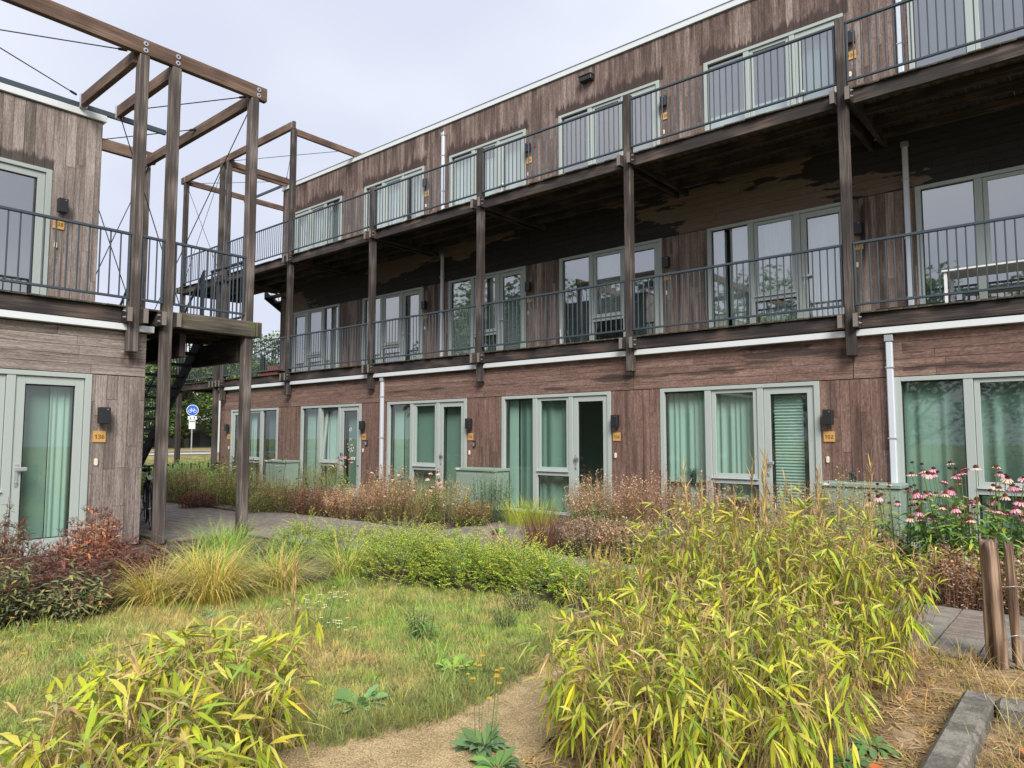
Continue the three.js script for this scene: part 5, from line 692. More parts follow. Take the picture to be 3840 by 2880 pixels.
function coneflower(x, z, rx, rz, h, n, leaves, dead, label, seed, hmin = 0.55) {
  R = rngOf(seed); const t = thing('coneflower', label, 'flowers', 'coneflower plants in the bed'), st = new GB(), lf = new GB(), pal = [[0.15, 0.34, 0.035], [0.21, 0.42, 0.035], [0.12, 0.27, 0.035], [0.4, 0.48, 0.04]];
  for (let k = 0; k < n; k++) {
    const a = rr(0, 6.283), f = Math.sqrt(R()), tx = x + Math.cos(a) * rx * f, tz = z + Math.sin(a) * rz * f, H = h * rr(hmin, 1.0), bx = x + Math.cos(a) * rx * f * 0.5, bz = z + Math.sin(a) * rz * f * 0.5, pts = [[bx, 0, bz], [mix(bx, tx, 0.6), H * 0.55, mix(bz, tz, 0.6)], [tx, H, tz]]; st.col = vary([0.13, 0.16, 0.05], 0.25); st.tube(pts, [0.005, 0.004, 0.003], 5, false);
    for (let m = 0; m < leaves; m++) { const q = rr(0.08, 0.8), p = q < 0.55 ? [0, 1, 2].map(d => mix(pts[0][d], pts[1][d], q / 0.55)) : [0, 1, 2].map(d => mix(pts[1][d], pts[2][d], (q - 0.55) / 0.45)), d = rr(0, 6.28), l = rr(0.09, 0.17) * (1.25 - q * 0.6); lf.leaf(p[0], p[1], p[2], Math.cos(d), rr(-0.2, 0.6), Math.sin(d), l, l * 0.3, vary(pick(pal), 0.25), rr(0.2, 0.7), 0.3, rr(-0.4, 0.4)); }
    const isDead = R() < dead, c = mesh('flower', coneGeo, coneMats[isDead ? (R() < 0.5 ? 2 : 1) : (R() < 0.6 ? 0 : 1)], t), s = rr(0.02, 0.026) * (isDead ? 0.85 : 1); c.position.set(tx, H, tz); c.scale.set(s, s * rr(0.9, 1.3), s); c.rotation.set(rr(-0.35, 0.35), rr(0, 6), rr(-0.35, 0.35)); if (!isDead || R() < 0.25) mesh('petals', petalGeos[Math.floor(R() * 3)], petalMats[isDead ? 3 : Math.floor(R() * 4)], c);
  }
  mesh('stems', st.geo(), M.dry, t); mesh('foliage', lf.geo(), M.leaf, t);
}
coneflower(-1.05, -8.35, 0.62, 0.45, 1.32, 78, 30, 0.22, 'large pink coneflower clump on the right behind the stake', 701); coneflower(-0.3, -8.3, 0.5, 0.4, 1.25, 38, 28, 0.2, 'pink coneflowers at the right edge below the window', 702); coneflower(-1.75, -8.5, 0.35, 0.3, 1.08, 24, 18, 0.75, 'faded brown coneflowers left of the pink clump', 703, 0.75);
coneflower(-10.05, -9.35, 0.4, 0.3, 0.98, 12, 7, 0.4, 'few pale pink coneflowers in front of the middle green cabinet', 704); coneflower(-13.4, -9.9, 0.3, 0.3, 1.2, 16, 9, 0.6, 'pale coneflowers with dark heads left of the drainpipe', 705, 0.7); coneflower(-11.3, -9.5, 0.6, 0.4, 0.9, 18, 3, 1, 'dark brown seed heads before the window of number 106', 706); coneflower(-17.2, -9.3, 0.8, 0.5, 1.1, 28, 3, 0.8, 'dark coneflower seed heads at the far left end of the bed', 707, 0.7); coneflower(-12.9, -8.4, 0.2, 0.2, 0.75, 6, 2, 1, 'black dead stalks in front of the brown mound', 708); coneflower(-16.3, -9.9, 0.4, 0.3, 1.12, 14, 3, 0.6, 'pale coneflowers beside the far end door', 709, 0.75);
// ---- small flowering weeds ----
function daisies(x, z, r, h, n, col, label, seed, s = 0.011, leafc = [0.12, 0.22, 0.05]) {
  R = rngOf(seed); const t = thing('wildflower', label, 'flowers', 'small wild flowers'), st = new GB(), fl0 = 0;
  for (let k = 0; k < n; k++) { const a = rr(0, 6.283), q = r * Math.sqrt(R()), H = h * rr(0.6, 1.1), px = x + Math.cos(a) * q, pz = z + Math.sin(a) * q; st.col = vary(leafc, 0.3); st.tube([[x + Math.cos(a) * q * 0.6, 0, z + Math.sin(a) * q * 0.6], [px, H, pz]], 0.0016, 3, false); for (let m = 0; m < 4; m++) { const d = rr(0, 6.28); st.leaf(mix(x, px, 0.8), H * rr(0.1, 0.8), mix(z, pz, 0.8), Math.cos(d), 0.3, Math.sin(d), 0.03, 0.007, vary(leafc, 0.3), 0.3, 0.2, 0, [[0.5, 1]]); } const fl = new GB(); for (let m = 0; m < 9; m++) { const d = m / 9 * 6.283; fl.leaf(px, H, pz, Math.cos(d), 0.15, Math.sin(d), s, s * 0.5, col, 0, 0.1, 0, [[0.6, 1]]); } fl.col = [0.5, 0.32, 0.02]; fl.tube([[px, H, pz], [px, H + s * 0.25, pz]], s * 0.35, 6); mesh('flower_head', fl.geo(), M.dry, t); }
  mesh('stems', st.geo(), M.dry, t);
}
const WH = [0.75, 0.75, 0.72];
daisies(-5.0, -3.4, 0.28, 0.3, 26, WH, 'white fleabane daisies in the middle of the lawn', 801, 0.017); daisies(-4.55, -3.35, 0.2, 0.2, 14, WH, 'few white daisies near the tall bamboo shoot', 802, 0.016); daisies(-15.2, -10.2, 0.6, 0.95, 30, [0.6, 0.62, 0.72], 'pale lilac asters in front of the far green cabinet', 803, 0.026); daisies(-2.52, -2.72, 0.14, 0.46, 9, [0.72, 0.34, 0.01], 'orange yellow hawkbit flowers on thin stalks at the bottom', 804, 0.017); daisies(-3.25, -3.3, 0.12, 0.16, 5, [0.7, 0.6, 0.02], 'tiny yellow flowers beside the green weed rosette', 805, 0.014); daisies(-6.3, -1.9, 0.9, 0.2, 26, [0.62, 0.58, 0.03], 'yellow umbel weeds in the lawn at the left edge', 806, 0.016, [0.3, 0.3, 0.05]); daisies(-5.9, -1.2, 0.7, 0.22, 22, [0.6, 0.55, 0.03], 'yellow weeds at the far left bottom lawn', 807, 0.018, [0.32, 0.32, 0.05]);
function rosette(x, z, n, len, wid, pal, label, seed, up = 0.5, lobed = true) {
  n = Math.round(n * 2); up *= 1.5; len *= 0.95; wid *= 0.75; pal = pal.map(c => c.map(v => v * 1.2));
  R = rngOf(seed); const t = thing('weed_rosette', label, 'plant', 'broad leaved weeds'), gb = new GB(), lob = lobed ? [[0.12, 0.25], [0.25, 0.6], [0.32, 0.38], [0.45, 0.85], [0.53, 0.5], [0.68, 1], [0.77, 0.6], [0.88, 0.7]] : [[0.2, 0.55], [0.5, 1], [0.8, 0.65]];
  for (let k = 0; k < n; k++) { const a = k * 2.4 + rr(-0.3, 0.3), l = len * rr(0.6, 1.1), g = k < 40 ? new GB() : gb; g.leaf(x + Math.cos(a) * 0.02, 0.012, z + Math.sin(a) * 0.02, Math.cos(a), rr(0.15, 1) * up * 1.3, Math.sin(a), l, l * wid, vary(pick(pal), 0.22), rr(0.3, 0.9), 0.45, rr(-0.6, 0.6), lob); if (g !== gb) mesh('leaf', g.geo(), M.leaf, t); }
  if (gb.i.length) mesh('foliage', gb.geo(), M.leaf, t);
}
const WG = [[0.12, 0.24, 0.05], [0.16, 0.3, 0.06], [0.1, 0.2, 0.05]];
rosette(-3.42, -3.42, 26, 0.2, 0.34, [[0.16, 0.32, 0.04], [0.22, 0.38, 0.05]], 'bright green sow thistle rosette at the gravel edge', 811, 0.9); rosette(-3.22, -3.62, 20, 0.17, 0.55, WG, 'round leaved weed beside the bright rosette', 812, 0.6, false); rosette(-3.4, -2.62, 30, 0.24, 0.4, [[0.14, 0.27, 0.08], [0.18, 0.32, 0.1]], 'large lobed green weed by the gravel left of the path', 813, 0.9); rosette(-3.35, -2.38, 24, 0.2, 0.2, WG, 'narrow leaved plantain rosette in front of the lobed weed', 814, 0.45, false); rosette(-2.5, -2.72, 30, 0.2, 0.36, [[0.1, 0.19, 0.06], [0.13, 0.23, 0.08]], 'dark green leafy weed at the bottom centre', 815, 0.8, false); rosette(-2.3, -2.6, 22, 0.17, 0.4, WG, 'small leafy weed beside the bottom centre one', 816, 0.6, false); rosette(-1.0, -4.0, 22, 0.15, 0.42, [[0.07, 0.16, 0.04], [0.1, 0.2, 0.05]], 'dark green creeping weed between bamboo and kerb', 817, 0.35); rosette(-1.05, -3.75, 20, 0.12, 0.5, [[0.08, 0.19, 0.05]], 'curly green weed near the kerb', 818, 0.5); rosette(-6.05, -3.15, 14, 0.2, 0.35, [[0.2, 0.3, 0.13]], 'pale green thistle rosette at the foot of the sedge', 819, 0.5); rosette(-5.3, -2.2, 14, 0.12, 0.6, [[0.2, 0.29, 0.13]], 'pale rosette in the shaded lawn', 820, 0.3, false); rosette(-7.6, -8.6, 14, 0.24, 0.75, [[0.16, 0.32, 0.08]], 'big round leaved plant at the door path corner', 821, 0.9, false);
leafShrub(-4.1, -5.0, 0.2, 0.28, 40, [[0.34, 0.38, 0.12], [0.4, 0.42, 0.18]], null, 'pale flowering weed at the hedge foot beside the lawn', 822, { leaf: 0.025 }); leafShrub(-4.1, -3.75, 0.14, 0.3, 16, WG, null, 'upright green weed in the lawn near the daisies', 823, { leaf: 0.06, wide: 0.2 }); leafShrub(-3.9, -4.5, 0.16, 0.25, 20, WG, null, 'feathery green weed on the lawn near the bamboo', 824, { leaf: 0.05, wide: 0.12 });
// ---- lawn and litter: nobody could count these ----
function scatter(name, geos, poly, n, pal, s0, s1, seed, ok, mat = M.leaf, y = 0) {
  R = rngOf(seed); let x0 = 1e9, x1 = -1e9, z0 = 1e9, z1 = -1e9; for (const p of poly) { x0 = Math.min(x0, p[0]); x1 = Math.max(x1, p[0]); z0 = Math.min(z0, p[1]); z1 = Math.max(z1, p[1]); }
  const im = new THREE.InstancedMesh(geos, mat, n), m = new THREE.Matrix4(), q = new THREE.Quaternion(), e = new THREE.Euler(), c = new THREE.Color(); let k = 0, guard = 0;
  while (k < n && guard++ < n * 30) { const x = rr(x0, x1), z = rr(z0, z1); if (!inside(x, z, poly) || (ok && R() > ok(x, z))) continue; const s = rr(s0, s1), col = pal(x, z); e.set(rr(-0.15, 0.15), rr(0, 6.283), rr(-0.15, 0.15)); m.compose(new THREE.Vector3(x, y, z), q.setFromEuler(e), new THREE.Vector3(s, s * rr(0.7, 1.2), s)); im.setMatrixAt(k, m); im.setColorAt(k, c.setRGB(...col)); k++; }
  im.count = k; im.name = numbered(name); im.castShadow = im.receiveShadow = true; scene.add(im); return im;
}
{
  R = rngOf(900); const g = new GB(); for (let k = 0; k < 22; k++) g.blade(rr(-0.035, 0.035), 0, rr(-0.035, 0.035), rr(0, 6.28), rr(0.04, 0.085), 0.0026, rr(0.05, 0.8), rr(0.3, 1.5), vary([1, 1, 1], 0.3), 3); const tg = g.geo();
  const dryness = (x, z) => clamp((0.55 * fbm(x * 1.6 + 3, z * 1.6, 4) + 0.45 * fbm(x * 6, z * 6 + 4, 3) - 0.5) * 3.0 + 0.45);
  tag(scatter('lawn_grass', tg, LAWN, 15000, (x, z) => { const d = clamp(dryness(x, z) + (R() - 0.5) * 0.7); return vary([mix(0.32, 0.62, d), mix(0.46, 0.5, d), mix(0.08, 0.2, d)], 0.22); }, 0.6, 1.35, 901), 'short patchy green and straw lawn grass', 'grass', null, 'stuff');
  const l = new GB(); for (let k = 0; k < 3; k++) l.leaf(rr(-0.03, 0.03), 0.004 + k * 0.003, rr(-0.03, 0.03), rr(-1, 1), 0.03, rr(-1, 1), rr(0.05, 0.1), rr(0.006, 0.013), [1, 1, 1], 0.03, 0.3); for (let k = 0; k < 5; k++) l.blade(rr(-0.05, 0.05), 0.003, rr(-0.05, 0.05), rr(0, 6.28), rr(0.07, 0.16), 0.0025, rr(1.2, 1.55), rr(-0.1, 0.25), vary([0.9, 0.85, 0.8], 0.3), 2);
  tag(scatter('leaf_litter', l.geo(), STRAW, 5200, () => vary(pick([...STRAWC, [0.5, 0.34, 0.18]]), 0.3), 0.6, 1.2, 902, (x, z) => (x > -0.55 && z > -4.8 ? 0.6 : 1), M.dry), 'dry bamboo leaf litter and straw on the verge', 'litter', null, 'stuff');
  const d = new GB(); for (let k = 0; k < 16; k++) d.blade(rr(-0.05, 0.05), 0, rr(-0.05, 0.05), rr(0, 6.28), rr(0.08, 0.24), 0.0026, rr(0.2, 1.1), rr(0.2, 1.0), vary([1, 0.95, 0.85], 0.3), 4); const dg = d.geo();
  tag(scatter('dry_grass', dg, [[-1.35, -4.6], [-1.3, -6.0], [2.5, -6.0], [2.5, -1.5], [-0.52, -1.5], [-0.52, -4.75]], 900, () => vary(pick([[0.5, 0.34, 0.15], [0.42, 0.28, 0.12], [0.44, 0.36, 0.14], [0.3, 0.28, 0.08]]), 0.25), 0.6, 1.3, 903, (x, z) => clamp(fbm(x * 3, z * 3, 3) * 2 - 0.5), M.dry), 'dry straw coloured grass around the kerb and stake', 'grass', null, 'stuff');
  tag(scatter('lawn_tufts', tg, LAWN, 420, () => vary(pick([[0.3, 0.44, 0.07], [0.24, 0.38, 0.07], [0.46, 0.42, 0.16]]), 0.2), 1.4, 2.6, 907, (x, z) => sst(0.5, 0.62, fbm(x * 2.2 + 9, z * 2.2, 3))), 'longer grass tufts scattered in the lawn', 'grass', null, 'stuff');
  tag(scatter('edge_grass', tg, [[-3.5, -2.2], [-3.3, -2.9], [-3.45, -4.2], [-3.2, -5.2], [-2.95, -5.2], [-3.1, -4.2], [-2.9, -2.9], [-3.1, -2.2]], 900, () => vary([0.26, 0.3, 0.07], 0.3), 0.7, 1.6, 904), 'ragged grass along the gravel edge', 'grass', null, 'stuff');
  const lt = new GB(); for (let k = 0; k < 4; k++) lt.leaf(rr(-0.03, 0.03), 0.004, rr(-0.03, 0.03), rr(-1, 1), 0.05, rr(-1, 1), rr(0.02, 0.05), rr(0.01, 0.02), [1, 1, 1], 0.02, 0.3, 0, [[0.5, 1]]);
  tag(scatter('bed_litter', lt.geo(), [[-19, -11.4], [1, -11.4], [1, -7.7], [-19, -7.7]], 4200, () => vary(pick([[0.2, 0.13, 0.08], [0.3, 0.2, 0.12], [0.12, 0.08, 0.05], [0.1, 0.13, 0.04]]), 0.3), 0.7, 1.6, 905, null, M.dry), 'dead leaf litter on the soil of the bed', 'litter', null, 'stuff');
  const bg = new GB(); for (let k = 0; k < 26; k++) { const a = rr(0, 6.28); bg.leaf(Math.cos(a) * rr(0, 0.14), rr(0.1, 0.75), Math.sin(a) * rr(0, 0.14), Math.cos(a), rr(-0.2, 0.8), Math.sin(a), rr(0.1, 0.18), rr(0.03, 0.06), vary([1, 1, 1], 0.25), 0.4, 0.3, 0, [[0.5, 1]]); } for (let k = 0; k < 10; k++) bg.blade(rr(-0.1, 0.1), 0, rr(-0.1, 0.1), rr(0, 6.28), rr(0.5, 0.8), 0.01, rr(0, 0.2), rr(0.1, 0.5), vary([1, 0.95, 0.8], 0.2), 3);
  const im = scatter('ground_cover', bg.geo(), [[-19.5, -5], [-19.5, -11.2], [-22.5, -11.2], [-27, -16], [-27, -5]], 1500, () => vary(pick([[0.22, 0.38, 0.04], [0.3, 0.42, 0.05], [0.16, 0.3, 0.04]]), 0.2), 0.75, 1.05, 906); tag(im, 'bright green planting between the passage and the road', 'planting', null, 'stuff');
  // set the cover on the rising ground
  const m = new THREE.Matrix4(); for (let k = 0; k < im.count; k++) { im.getMatrixAt(k, m); m.elements[13] = 0.78 * sst(-27, -31.5, m.elements[12]) - 0.03; im.setMatrixAt(k, m); }
}
// ================= fittings and small things =================
function drainpipe(x, z, y0, y1, label, bend) {
  const t = thing('drainpipe', label, 'drainpipe', 'square grey drainpipes on the long building'); mesh('pipe', boxGeo(x - 0.045, y0, z, x + 0.045, y1, z + 0.08, 0.012), M.pipe, t); mesh('hopper', boxGeo(x - 0.06, y1, z - 0.003, x + 0.06, y1 + 0.1, z + 0.092, 0.008), M.zinc, t);
  for (let y = y0 + 0.5; y < y1; y += 1.05) mesh('clip', boxGeo(x - 0.058, y, z - 0.002, x + 0.058, y + 0.022, z + 0.088, 0.003), M.zinc, t);
}
drainpipe(-14.22, MAIN_G + 0.012, 0, 3.0, 'grey drainpipe between numbers 106 and 108'); drainpipe(-2.46, MAIN_G + 0.012, 0, 3.0, 'grey drainpipe right of number 102'); drainpipe(-14.27, MAIN_U + 0.012, 7.05, 10.25, 'grey drainpipe on the top storey in the middle'); drainpipe(-2.54, MAIN_U + 0.012, 7.05, 10.25, 'grey drainpipe on the top storey at the right'); drainpipe(-14.27, MAIN_U + 0.012, 3.5, 6.7, 'grey drainpipe on the middle storey in the middle'); drainpipe(-2.54, MAIN_U + 0.012, 3.5, 6.7, 'grey drainpipe on the middle storey at the right');
function cabinet(x0, x1, label) { const t = thing('utility_cabinet', label, 'cabinet', 'green utility cabinets along the wall'), z0 = MAIN_G + 0.06, z1 = -11.14, h = 0.84; mesh('body', boxGeo(x0, 0.03, z0, x1, h, z1, 0.01), M.cabinet, t); mesh('lid', boxGeo(x0 - 0.025, h + 0.003, z0 - 0.01, x1 + 0.025, h + 0.07, z1 + 0.03, 0.012), M.cabinet, t); mesh('door', boxGeo(x0 + 0.05, 0.1, z1 + 0.002, mix(x0, x1, 0.55), h - 0.05, z1 + 0.014, 0.005), M.cabinet, t); mesh('side_door', boxGeo(mix(x0, x1, 0.57), 0.1, z1 + 0.002, x1 - 0.04, h - 0.05, z1 + 0.012, 0.005), M.cabinet, t); mesh('badge', boxGeo(x0 + 0.04, h + 0.025, z1 + 0.031, x0 + 0.13, h + 0.055, z1 + 0.034), M.white, t); }
cabinet(-11.08, -9.92, 'pale green cabinet between numbers 106 and 104'); cabinet(-3.36, -2.3, 'pale green cabinet under the lamp of number 102'); cabinet(-18.93, -17.9, 'pale green cabinet at the far end of the bed');
{ const t = thing('wall_light_box', 'small dark box light high on the top storey wall', 'lamp'); mesh('housing', boxGeo(-9.45, 10.18, MAIN_U + 0.002, -9.1, 10.3, MAIN_U + 0.16, 0.01), M.black, t); mesh('hood', boxGeo(-9.46, 10.302, MAIN_U + 0.002, -9.09, 10.318, MAIN_U + 0.18, 0.003), M.black, t); }
for (const [u, lab] of [[unitsX[3], 'key safe in the fourth bay from right'], [unitsX[4], 'key safe in the fifth bay from right']]) { const t = thing('key_safe', 'small grey and black ' + lab, 'key safe', 'key safes by the doors'); const x = u + 3.06; mesh('case', boxGeo(x - 0.035, 1.36, MAIN_G + 0.004, x + 0.035, 1.5, MAIN_G + 0.045, 0.008), M.black, t); mesh('face', boxGeo(x - 0.027, 1.375, MAIN_G + 0.046, x + 0.027, 1.455, MAIN_G + 0.052, 0.004), M.zinc, t); mesh('knob', new GB().tube([[x, 1.478, MAIN_G + 0.046], [x, 1.478, MAIN_G + 0.056]], 0.009, 10).geo(false), M.black, t); }
{ const t = thing('small_canister', 'dark grey canister standing on the cabinet of number 102', 'canister'); mesh('body', new GB().tube([[-2.98, 0.914, -11.4], [-2.98, 1.03, -11.4]], 0.045, 18).geo(false), M.black, t); mesh('lid', new GB().tube([[-2.98, 1.031, -11.4], [-2.98, 1.05, -11.4]], 0.05, 18).geo(false), M.steel, t); }
{ // window table with pot plant, number 102
  const x = unitsX[1], t = thing('window_table', 'dark slim table behind the left pane of number 102', 'table'); mesh('table_top', boxGeo(x + 0.12, 0.74, -12.1, x + 0.86, 0.765, -11.76, 0.004), M.black, t); for (const [a, b] of [[0.16, -11.8], [0.82, -11.8], [0.16, -12.06], [0.82, -12.06]]) mesh('leg', boxGeo(x + a - 0.012, 0, b - 0.012, x + a + 0.012, 0.738, b + 0.012), M.black, t);
  const p = thing('pot_plant', 'spider plant in a black pot behind the left pane of number 102', 'plant'); mesh('pot', new GB().tube([[x + 0.55, 0.767, -11.82], [x + 0.55, 0.91, -11.82]], [0.045, 0.06], 16).geo(false), M.black, p); R = rngOf(61); const g = new GB(); for (let k = 0; k < 40; k++) g.blade(x + 0.55, 0.9, -11.82, rr(0, 6.28), rr(0.14, 0.3), 0.011, rr(0.1, 0.8), rr(0.8, 2.1), vary([0.1, 0.2, 0.06], 0.3), 5); mesh('leaves', g.geo(), M.leaf, p);
}
{ // white stickers on the door glass of number 108
  const t = thing('window_stickers', 'white stickers on the door glass of number 108', 'stickers'), x = unitsX[4] + 2.3; R = rngOf(71); const g = new GB(); const dot = (a, b, r) => { const p = []; for (let k = 0; k < 8; k++) p.push([x + a + r * Math.cos(k * 0.785), b + r * Math.sin(k * 0.785), MAIN_G - 0.036]); g.poly(p); };
  for (let k = 0; k < 26; k++) dot(rr(-0.16, 0.2), rr(1.15, 1.55), rr(0.008, 0.022)); const p = []; for (let k = 0; k <= 14; k++) p.push([x + 0.035 * Math.cos(k / 14 * 6.283), 1.78 + 0.045 * Math.sin(k / 14 * 6.283), MAIN_G - 0.033]); g.tube(p, 0.008, 5, false); for (const a of [0.08, 0.18]) { dot(a, 1.0, 0.035); dot(a - 0.03, 1.03, 0.022); dot(a + 0.03, 1.03, 0.022); } mesh('sticker_shapes', g.geo(false), M.white, t);
}
{ // wooden stake with a split batten and wire
  const wd = S(timberTex([0.035, 0.018, 0.012], [0.13, 0.075, 0.046], [0.36, 0.25, 0.17], 61)), t = thing('wooden_stake', 'weathered split round wooden stake at the right edge of the path', 'stake');
  const post = (px, pz, r, h, seed, split) => { R = rngOf(seed); const n = 28, rows = 14, gb = new GB(), ring = []; for (let j = 0; j <= rows; j++) { const row = []; for (let i = 0; i <= n; i++) { const a = i / n * 6.2832, k = (i % n), y = h * j / rows + (j === rows ? (h2(k, seed) - 0.5) * 0.035 : 0); const aa = k / n * 6.2832; let rad = r * (1 + 0.1 * Math.sin(aa * 2 + seed) + 0.3 * (fbm(Math.cos(aa) * 1.6 + seed, Math.sin(aa) * 1.6 + y * 4, 3) - 0.5) + 0.22 * (fbm(Math.cos(aa) * 6 + seed, Math.sin(aa) * 6 + y * 1.5, 2) - 0.5)) * (1.06 - 0.12 * j / rows); if (split && (k === split || k === split + 1)) rad *= 0.45; const lean = 0.05 * y; row.push(gb.v(px + Math.cos(a) * rad - lean * 0.6, y, pz + Math.sin(a) * rad, Math.cos(a), 0.05, Math.sin(a), a * r, y)); } ring.push(row); } for (let j = 0; j < rows; j++) for (let i = 0; i < n; i++) { gb.tri(ring[j][i], ring[j + 1][i + 1], ring[j][i + 1]); gb.tri(ring[j][i], ring[j + 1][i], ring[j + 1][i + 1]); } const c = gb.v(px - 0.03 * h, h - 0.012, pz, 0, 1, 0, 0, 0); for (let i = 0; i < n; i++) gb.tri(ring[rows][i], c, ring[rows][i + 1]); const g = gb.geo(false); g.computeVertexNormals(); return g; };
  mesh('log', post(-0.67, -5.98, 0.066, 0.86, 5, 9), wd, t); mesh('batten', post(-0.56, -6.05, 0.028, 0.84, 8, 0), wd, t);
  const w = thing('fence_wires', 'two thin steel wires running right from the wooden stake', 'wire'); for (const y of [0.56, 0.23]) mesh('wire', new GB().tube([[-0.6, y, -5.9], [-0.55, y - 0.005, -6.01], [0.6, y - 0.03, -6.05], [2.6, y - 0.01, -6.1]], 0.0025, 6).geo(false), M.zinc, w);
}
{ // bicycle behind the corner post
  const t = thing('bicycle', 'black city bicycle parked behind the thick corner post', 'bicycle'), wheel = (x, nm) => { const g = new THREE.TorusGeometry(0.335, 0.02, 8, 40); g.translate(x, 0.355, 0); const m = mesh(nm, g, M.black, t); const r = new THREE.TorusGeometry(0.305, 0.01, 6, 40); r.translate(x, 0.355, 0); mesh('rim', r, M.zinc, m); const sp = new GB(); for (let k = 0; k < 18; k++) { const a = k / 18 * 6.283; sp.tube([[x, 0.355, (k % 2 ? 0.02 : -0.02)], [x + 0.3 * Math.cos(a), 0.355 + 0.3 * Math.sin(a), 0]], 0.0015, 3, false); } sp.tube([[x, 0.355, -0.04], [x, 0.355, 0.04]], 0.02, 8); mesh('spokes', sp.geo(false), M.zinc, m); };
  wheel(0.56, 'front_wheel'); wheel(-0.52, 'rear_wheel');
  const f = new GB(); f.tube([[0.4, 0.86, 0], [-0.1, 0.3, 0]], 0.022, 8); f.tube([[-0.1, 0.3, 0], [-0.24, 0.84, 0]], 0.018, 8); f.tube([[0.385, 0.92, 0], [-0.2, 0.72, 0]], 0.019, 8); for (const s of [-0.05, 0.05]) { f.tube([[-0.1, 0.3, s * 0.5], [-0.52, 0.355, s]], 0.01, 6); f.tube([[-0.22, 0.76, s * 0.4], [-0.52, 0.355, s]], 0.009, 6); } f.tube([[0.37, 0.96, 0], [0.41, 0.8, 0]], 0.022, 8); mesh('frame', f.geo(false), M.black, t);
  const k = new GB(); for (const s of [-0.05, 0.05]) k.tube([[0.41, 0.79, s * 0.6], [0.47, 0.6, s], [0.56, 0.355, s]], 0.013, 8); k.tube([[0.36, 0.97, 0], [0.335, 1.06, 0]], 0.016, 8); mesh('fork', k.geo(false), M.black, t);
  const hb = new GB(); hb.tube([[0.2, 1.06, -0.3], [0.3, 1.075, -0.24], [0.36, 1.07, -0.08], [0.36, 1.07, 0.08], [0.3, 1.075, 0.24], [0.2, 1.06, 0.3]], 0.013, 8); mesh('handlebar', hb.geo(false), M.black, t); const gr = new GB(); for (const s of [-1, 1]) gr.tube([[0.22, 1.062, s * 0.29], [0.12, 1.05, s * 0.32]], 0.018, 8); mesh('grips', gr.geo(false), M.steelDark, t);
  const sd = new THREE.SphereGeometry(0.13, 18, 12); sd.scale(1.05, 0.32, 0.72); sd.translate(-0.27, 0.97, 0); mesh('saddle', sd, M.black, t); mesh('seat_post', new GB().tube([[-0.24, 0.84, 0], [-0.265, 0.95, 0]], 0.013, 8).geo(false), M.zinc, t); mesh('headlamp', new GB().tube([[0.44, 0.88, 0], [0.5, 0.88, 0]], [0.03, 0.042], 12).geo(false), M.zinc, t); mesh('chain_guard', boxGeo(-0.5, 0.3, 0.035, -0.02, 0.42, 0.05, 0.006), M.black, t); const cr = new GB(); cr.tube([[-0.1, 0.3, -0.09], [-0.1, 0.3, 0.09]], 0.014, 8); cr.tube([[-0.1, 0.3, 0.09], [0.02, 0.18, 0.09]], 0.01, 6); cr.tube([[-0.1, 0.3, -0.09], [-0.22, 0.42, -0.09]], 0.01, 6); mesh('cranks', cr.geo(false), M.zinc, t); mesh('kickstand', new GB().tube([[-0.3, 0.28, 0.05], [-0.36, 0.01, 0.18]], 0.009, 6).geo(false), M.zinc, t); const mg2 = new GB(); for (const [cx, a0, a1] of [[-0.52, 0.2, 2.6], [0.56, 0.6, 2.3]]) { const p = []; for (let q = 0; q <= 10; q++) { const a = mix(a0, a1, q / 10); p.push([cx + 0.375 * Math.cos(a), 0.355 + 0.375 * Math.sin(a), 0]); } mg2.tube(p, 0.018, 6); } mesh('mudguards', mg2.geo(false), M.black, t);
  t.position.set(-13.0, 0.02, -5.42); t.rotation.y = -0.32; t.rotation.x = 0.05;
}
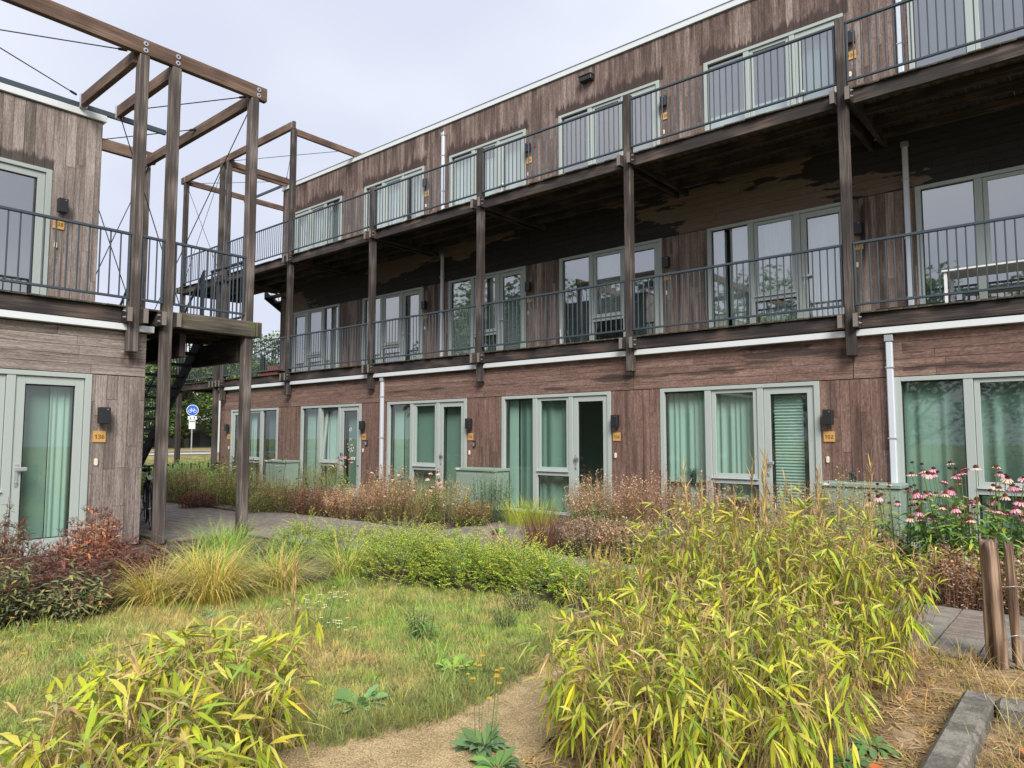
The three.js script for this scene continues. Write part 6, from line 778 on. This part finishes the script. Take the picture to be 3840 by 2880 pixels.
// things left on the balconies
{
  const red = S({ color: rgb(0.33, 0.08, 0.05), roughness: 0.7 }), t = thing('planter_crate', 'terracotta red planter boxes on the middle balcony at the far end', 'planter'); mesh('box', boxGeo(-21.2, D1 + 0.04, -12.5, -20.2, D1 + 0.24, -12.2, 0.01), red, t); mesh('box', boxGeo(-20.9, D1 + 0.245, -12.45, -20.5, D1 + 0.42, -12.25, 0.01), red, t); mesh('shelf', boxGeo(-21.3, D1 + 0.245, -12.55, -20.1, D1 + 0.265, -12.15, 0.004), M.beamTop, t);
  const mk = (x, z, w, h, y, lab) => { const p = thing('planter_box', lab, 'planter', 'dark planters on the balconies'); mesh('box', boxGeo(x - w / 2, y, z - 0.14, x + w / 2, y + h, z + 0.14, 0.01), M.steelDark, p); mesh('soil', boxGeo(x - w / 2 + 0.02, y + h - 0.02, z - 0.12, x + w / 2 - 0.02, y + h + 0.004, z + 0.12), M.soil, p); };
  mk(-6.2, -13.5, 0.9, 0.3, D1 + 0.045, 'dark planter on the middle balcony left of the third post'); mk(-2.35, -13.4, 1.3, 0.3, D1 + 0.045, 'long dark planter on the middle balcony at the right'); mk(-9.6, -13.5, 0.8, 0.26, D1 + 0.045, 'dark low planter on the middle balcony beside the broom'); mk(-18.8, -13.5, 0.8, 0.25, D1 + 0.045, 'small dark trough on the middle balcony far left');
  const b = thing('broom', 'broom leaning on the middle balcony wall left of the third post', 'broom'); mesh('handle', new GB().tube([[-9.95, D1 + 0.1, -13.55], [-10.1, D1 + 0.75, -13.72]], 0.012, 8).geo(false), M.white, b); mesh('head', boxGeo(-10.1, D1 + 0.045, -13.6, -9.82, D1 + 0.12, -13.48, 0.008), M.black, b);
  const mat = (x, lab) => { const m = thing('doormat', lab, 'doormat', 'pale doormats on the top balcony'); mesh('mat', boxGeo(x - 0.4, 0, -0.26, x + 0.4, 0.018, 0.26, 0.006), M.cream, m); mesh('border', boxGeo(x - 0.34, 0.019, -0.2, x + 0.34, 0.024, 0.2, 0.002), M.white, m); m.position.set(0, D2 + 0.045, -11.9); }; mat(-17.7, 'pale striped doormat sticking out on the top balcony far left'); mat(-13.9, 'round edged pale doormat on the top balcony beside a post');
  const c = thing('garden_table', 'light slatted table on the middle balcony at the right edge', 'table'); mesh('table_top', boxGeo(-1.9, D1 + 0.7, -13.3, -0.6, D1 + 0.73, -12.6, 0.006), M.white, c); for (const [x, z] of [[-1.85, -13.25], [-0.65, -13.25], [-1.85, -12.65], [-0.65, -12.65]]) mesh('leg', boxGeo(x - 0.02, D1 + 0.04, z - 0.02, x + 0.02, D1 + 0.7, z + 0.02), M.white, c);
}
{ const t = thing('wire_fence', 'low dark stake fence in the green planting behind the bicycle', 'fence'); const g = boxGeo(-0.016, 0, -0.016, 0.016, 0.8, 0.016, 0.003); for (let k = 0; k < 22; k++) { const m = mesh('stake', g, M.beamEdge, t); m.position.set(-21.0 - k * 0.02, 0, -6.4 - k * 0.28); } for (const y of [0.45, 0.75]) mesh('wire', new GB().tube([[-21, y, -6.4], [-21.42, y, -12.28]], 0.006, 5).geo(false), M.steelDark, t); }
{ const t = thing('plastic_cup', 'crushed clear plastic wrapper on the gravel path', 'litter'); const g = new GB(); R = rngOf(44); let p = []; for (let k = 0; k < 6; k++) p.push([rr(-0.03, 0.03), rr(0.005, 0.03), rr(-0.02, 0.02)]); for (let k = 0; k + 2 < 6; k++) g.poly([p[k], p[k + 1], p[k + 2]]); mesh('wrapper', g.geo(false), S({ color: rgb(0.6, 0.62, 0.68), roughness: 0.2, side: THREE.DoubleSide }), t); t.position.set(-3.05, 0.012, -2.82); }
{ const t = thing('fallen_leaf', 'large fallen orange leaf right of the kerb', 'leaf', 'fallen orange leaves by the kerb'); const mk = (x, z, l, a) => { const g = new GB(); g.leaf(0, 0.03, 0, Math.cos(a), 0.05, Math.sin(a), l, l * 0.6, [0.5, 0.13, 0.04], 0.1, 0.5); return g.geo(); }; mesh('blade', mk(0, 0, 0.16, 0.4), M.dry, t); t.position.set(-0.42, 0.02, -4.35); const u = thing('fallen_leaf', 'fallen orange leaf at the right edge beside the kerb', 'leaf', 'fallen orange leaves by the kerb'); mesh('blade', mk(0, 0, 0.14, 2.0), M.dry, u); u.position.set(-0.26, 0.02, -4.42); const w = thing('fallen_leaf', 'small fallen orange leaf left of the kerb at the bottom', 'leaf', 'fallen orange leaves by the kerb'); mesh('blade', mk(0, 0, 0.1, 1.0), M.dry, w); w.position.set(-0.93, 0.02, -3.72); }
scene.traverse(o => { if (o.isMesh) { o.castShadow = true; o.receiveShadow = true; } });
renderer.render(scene, camera);
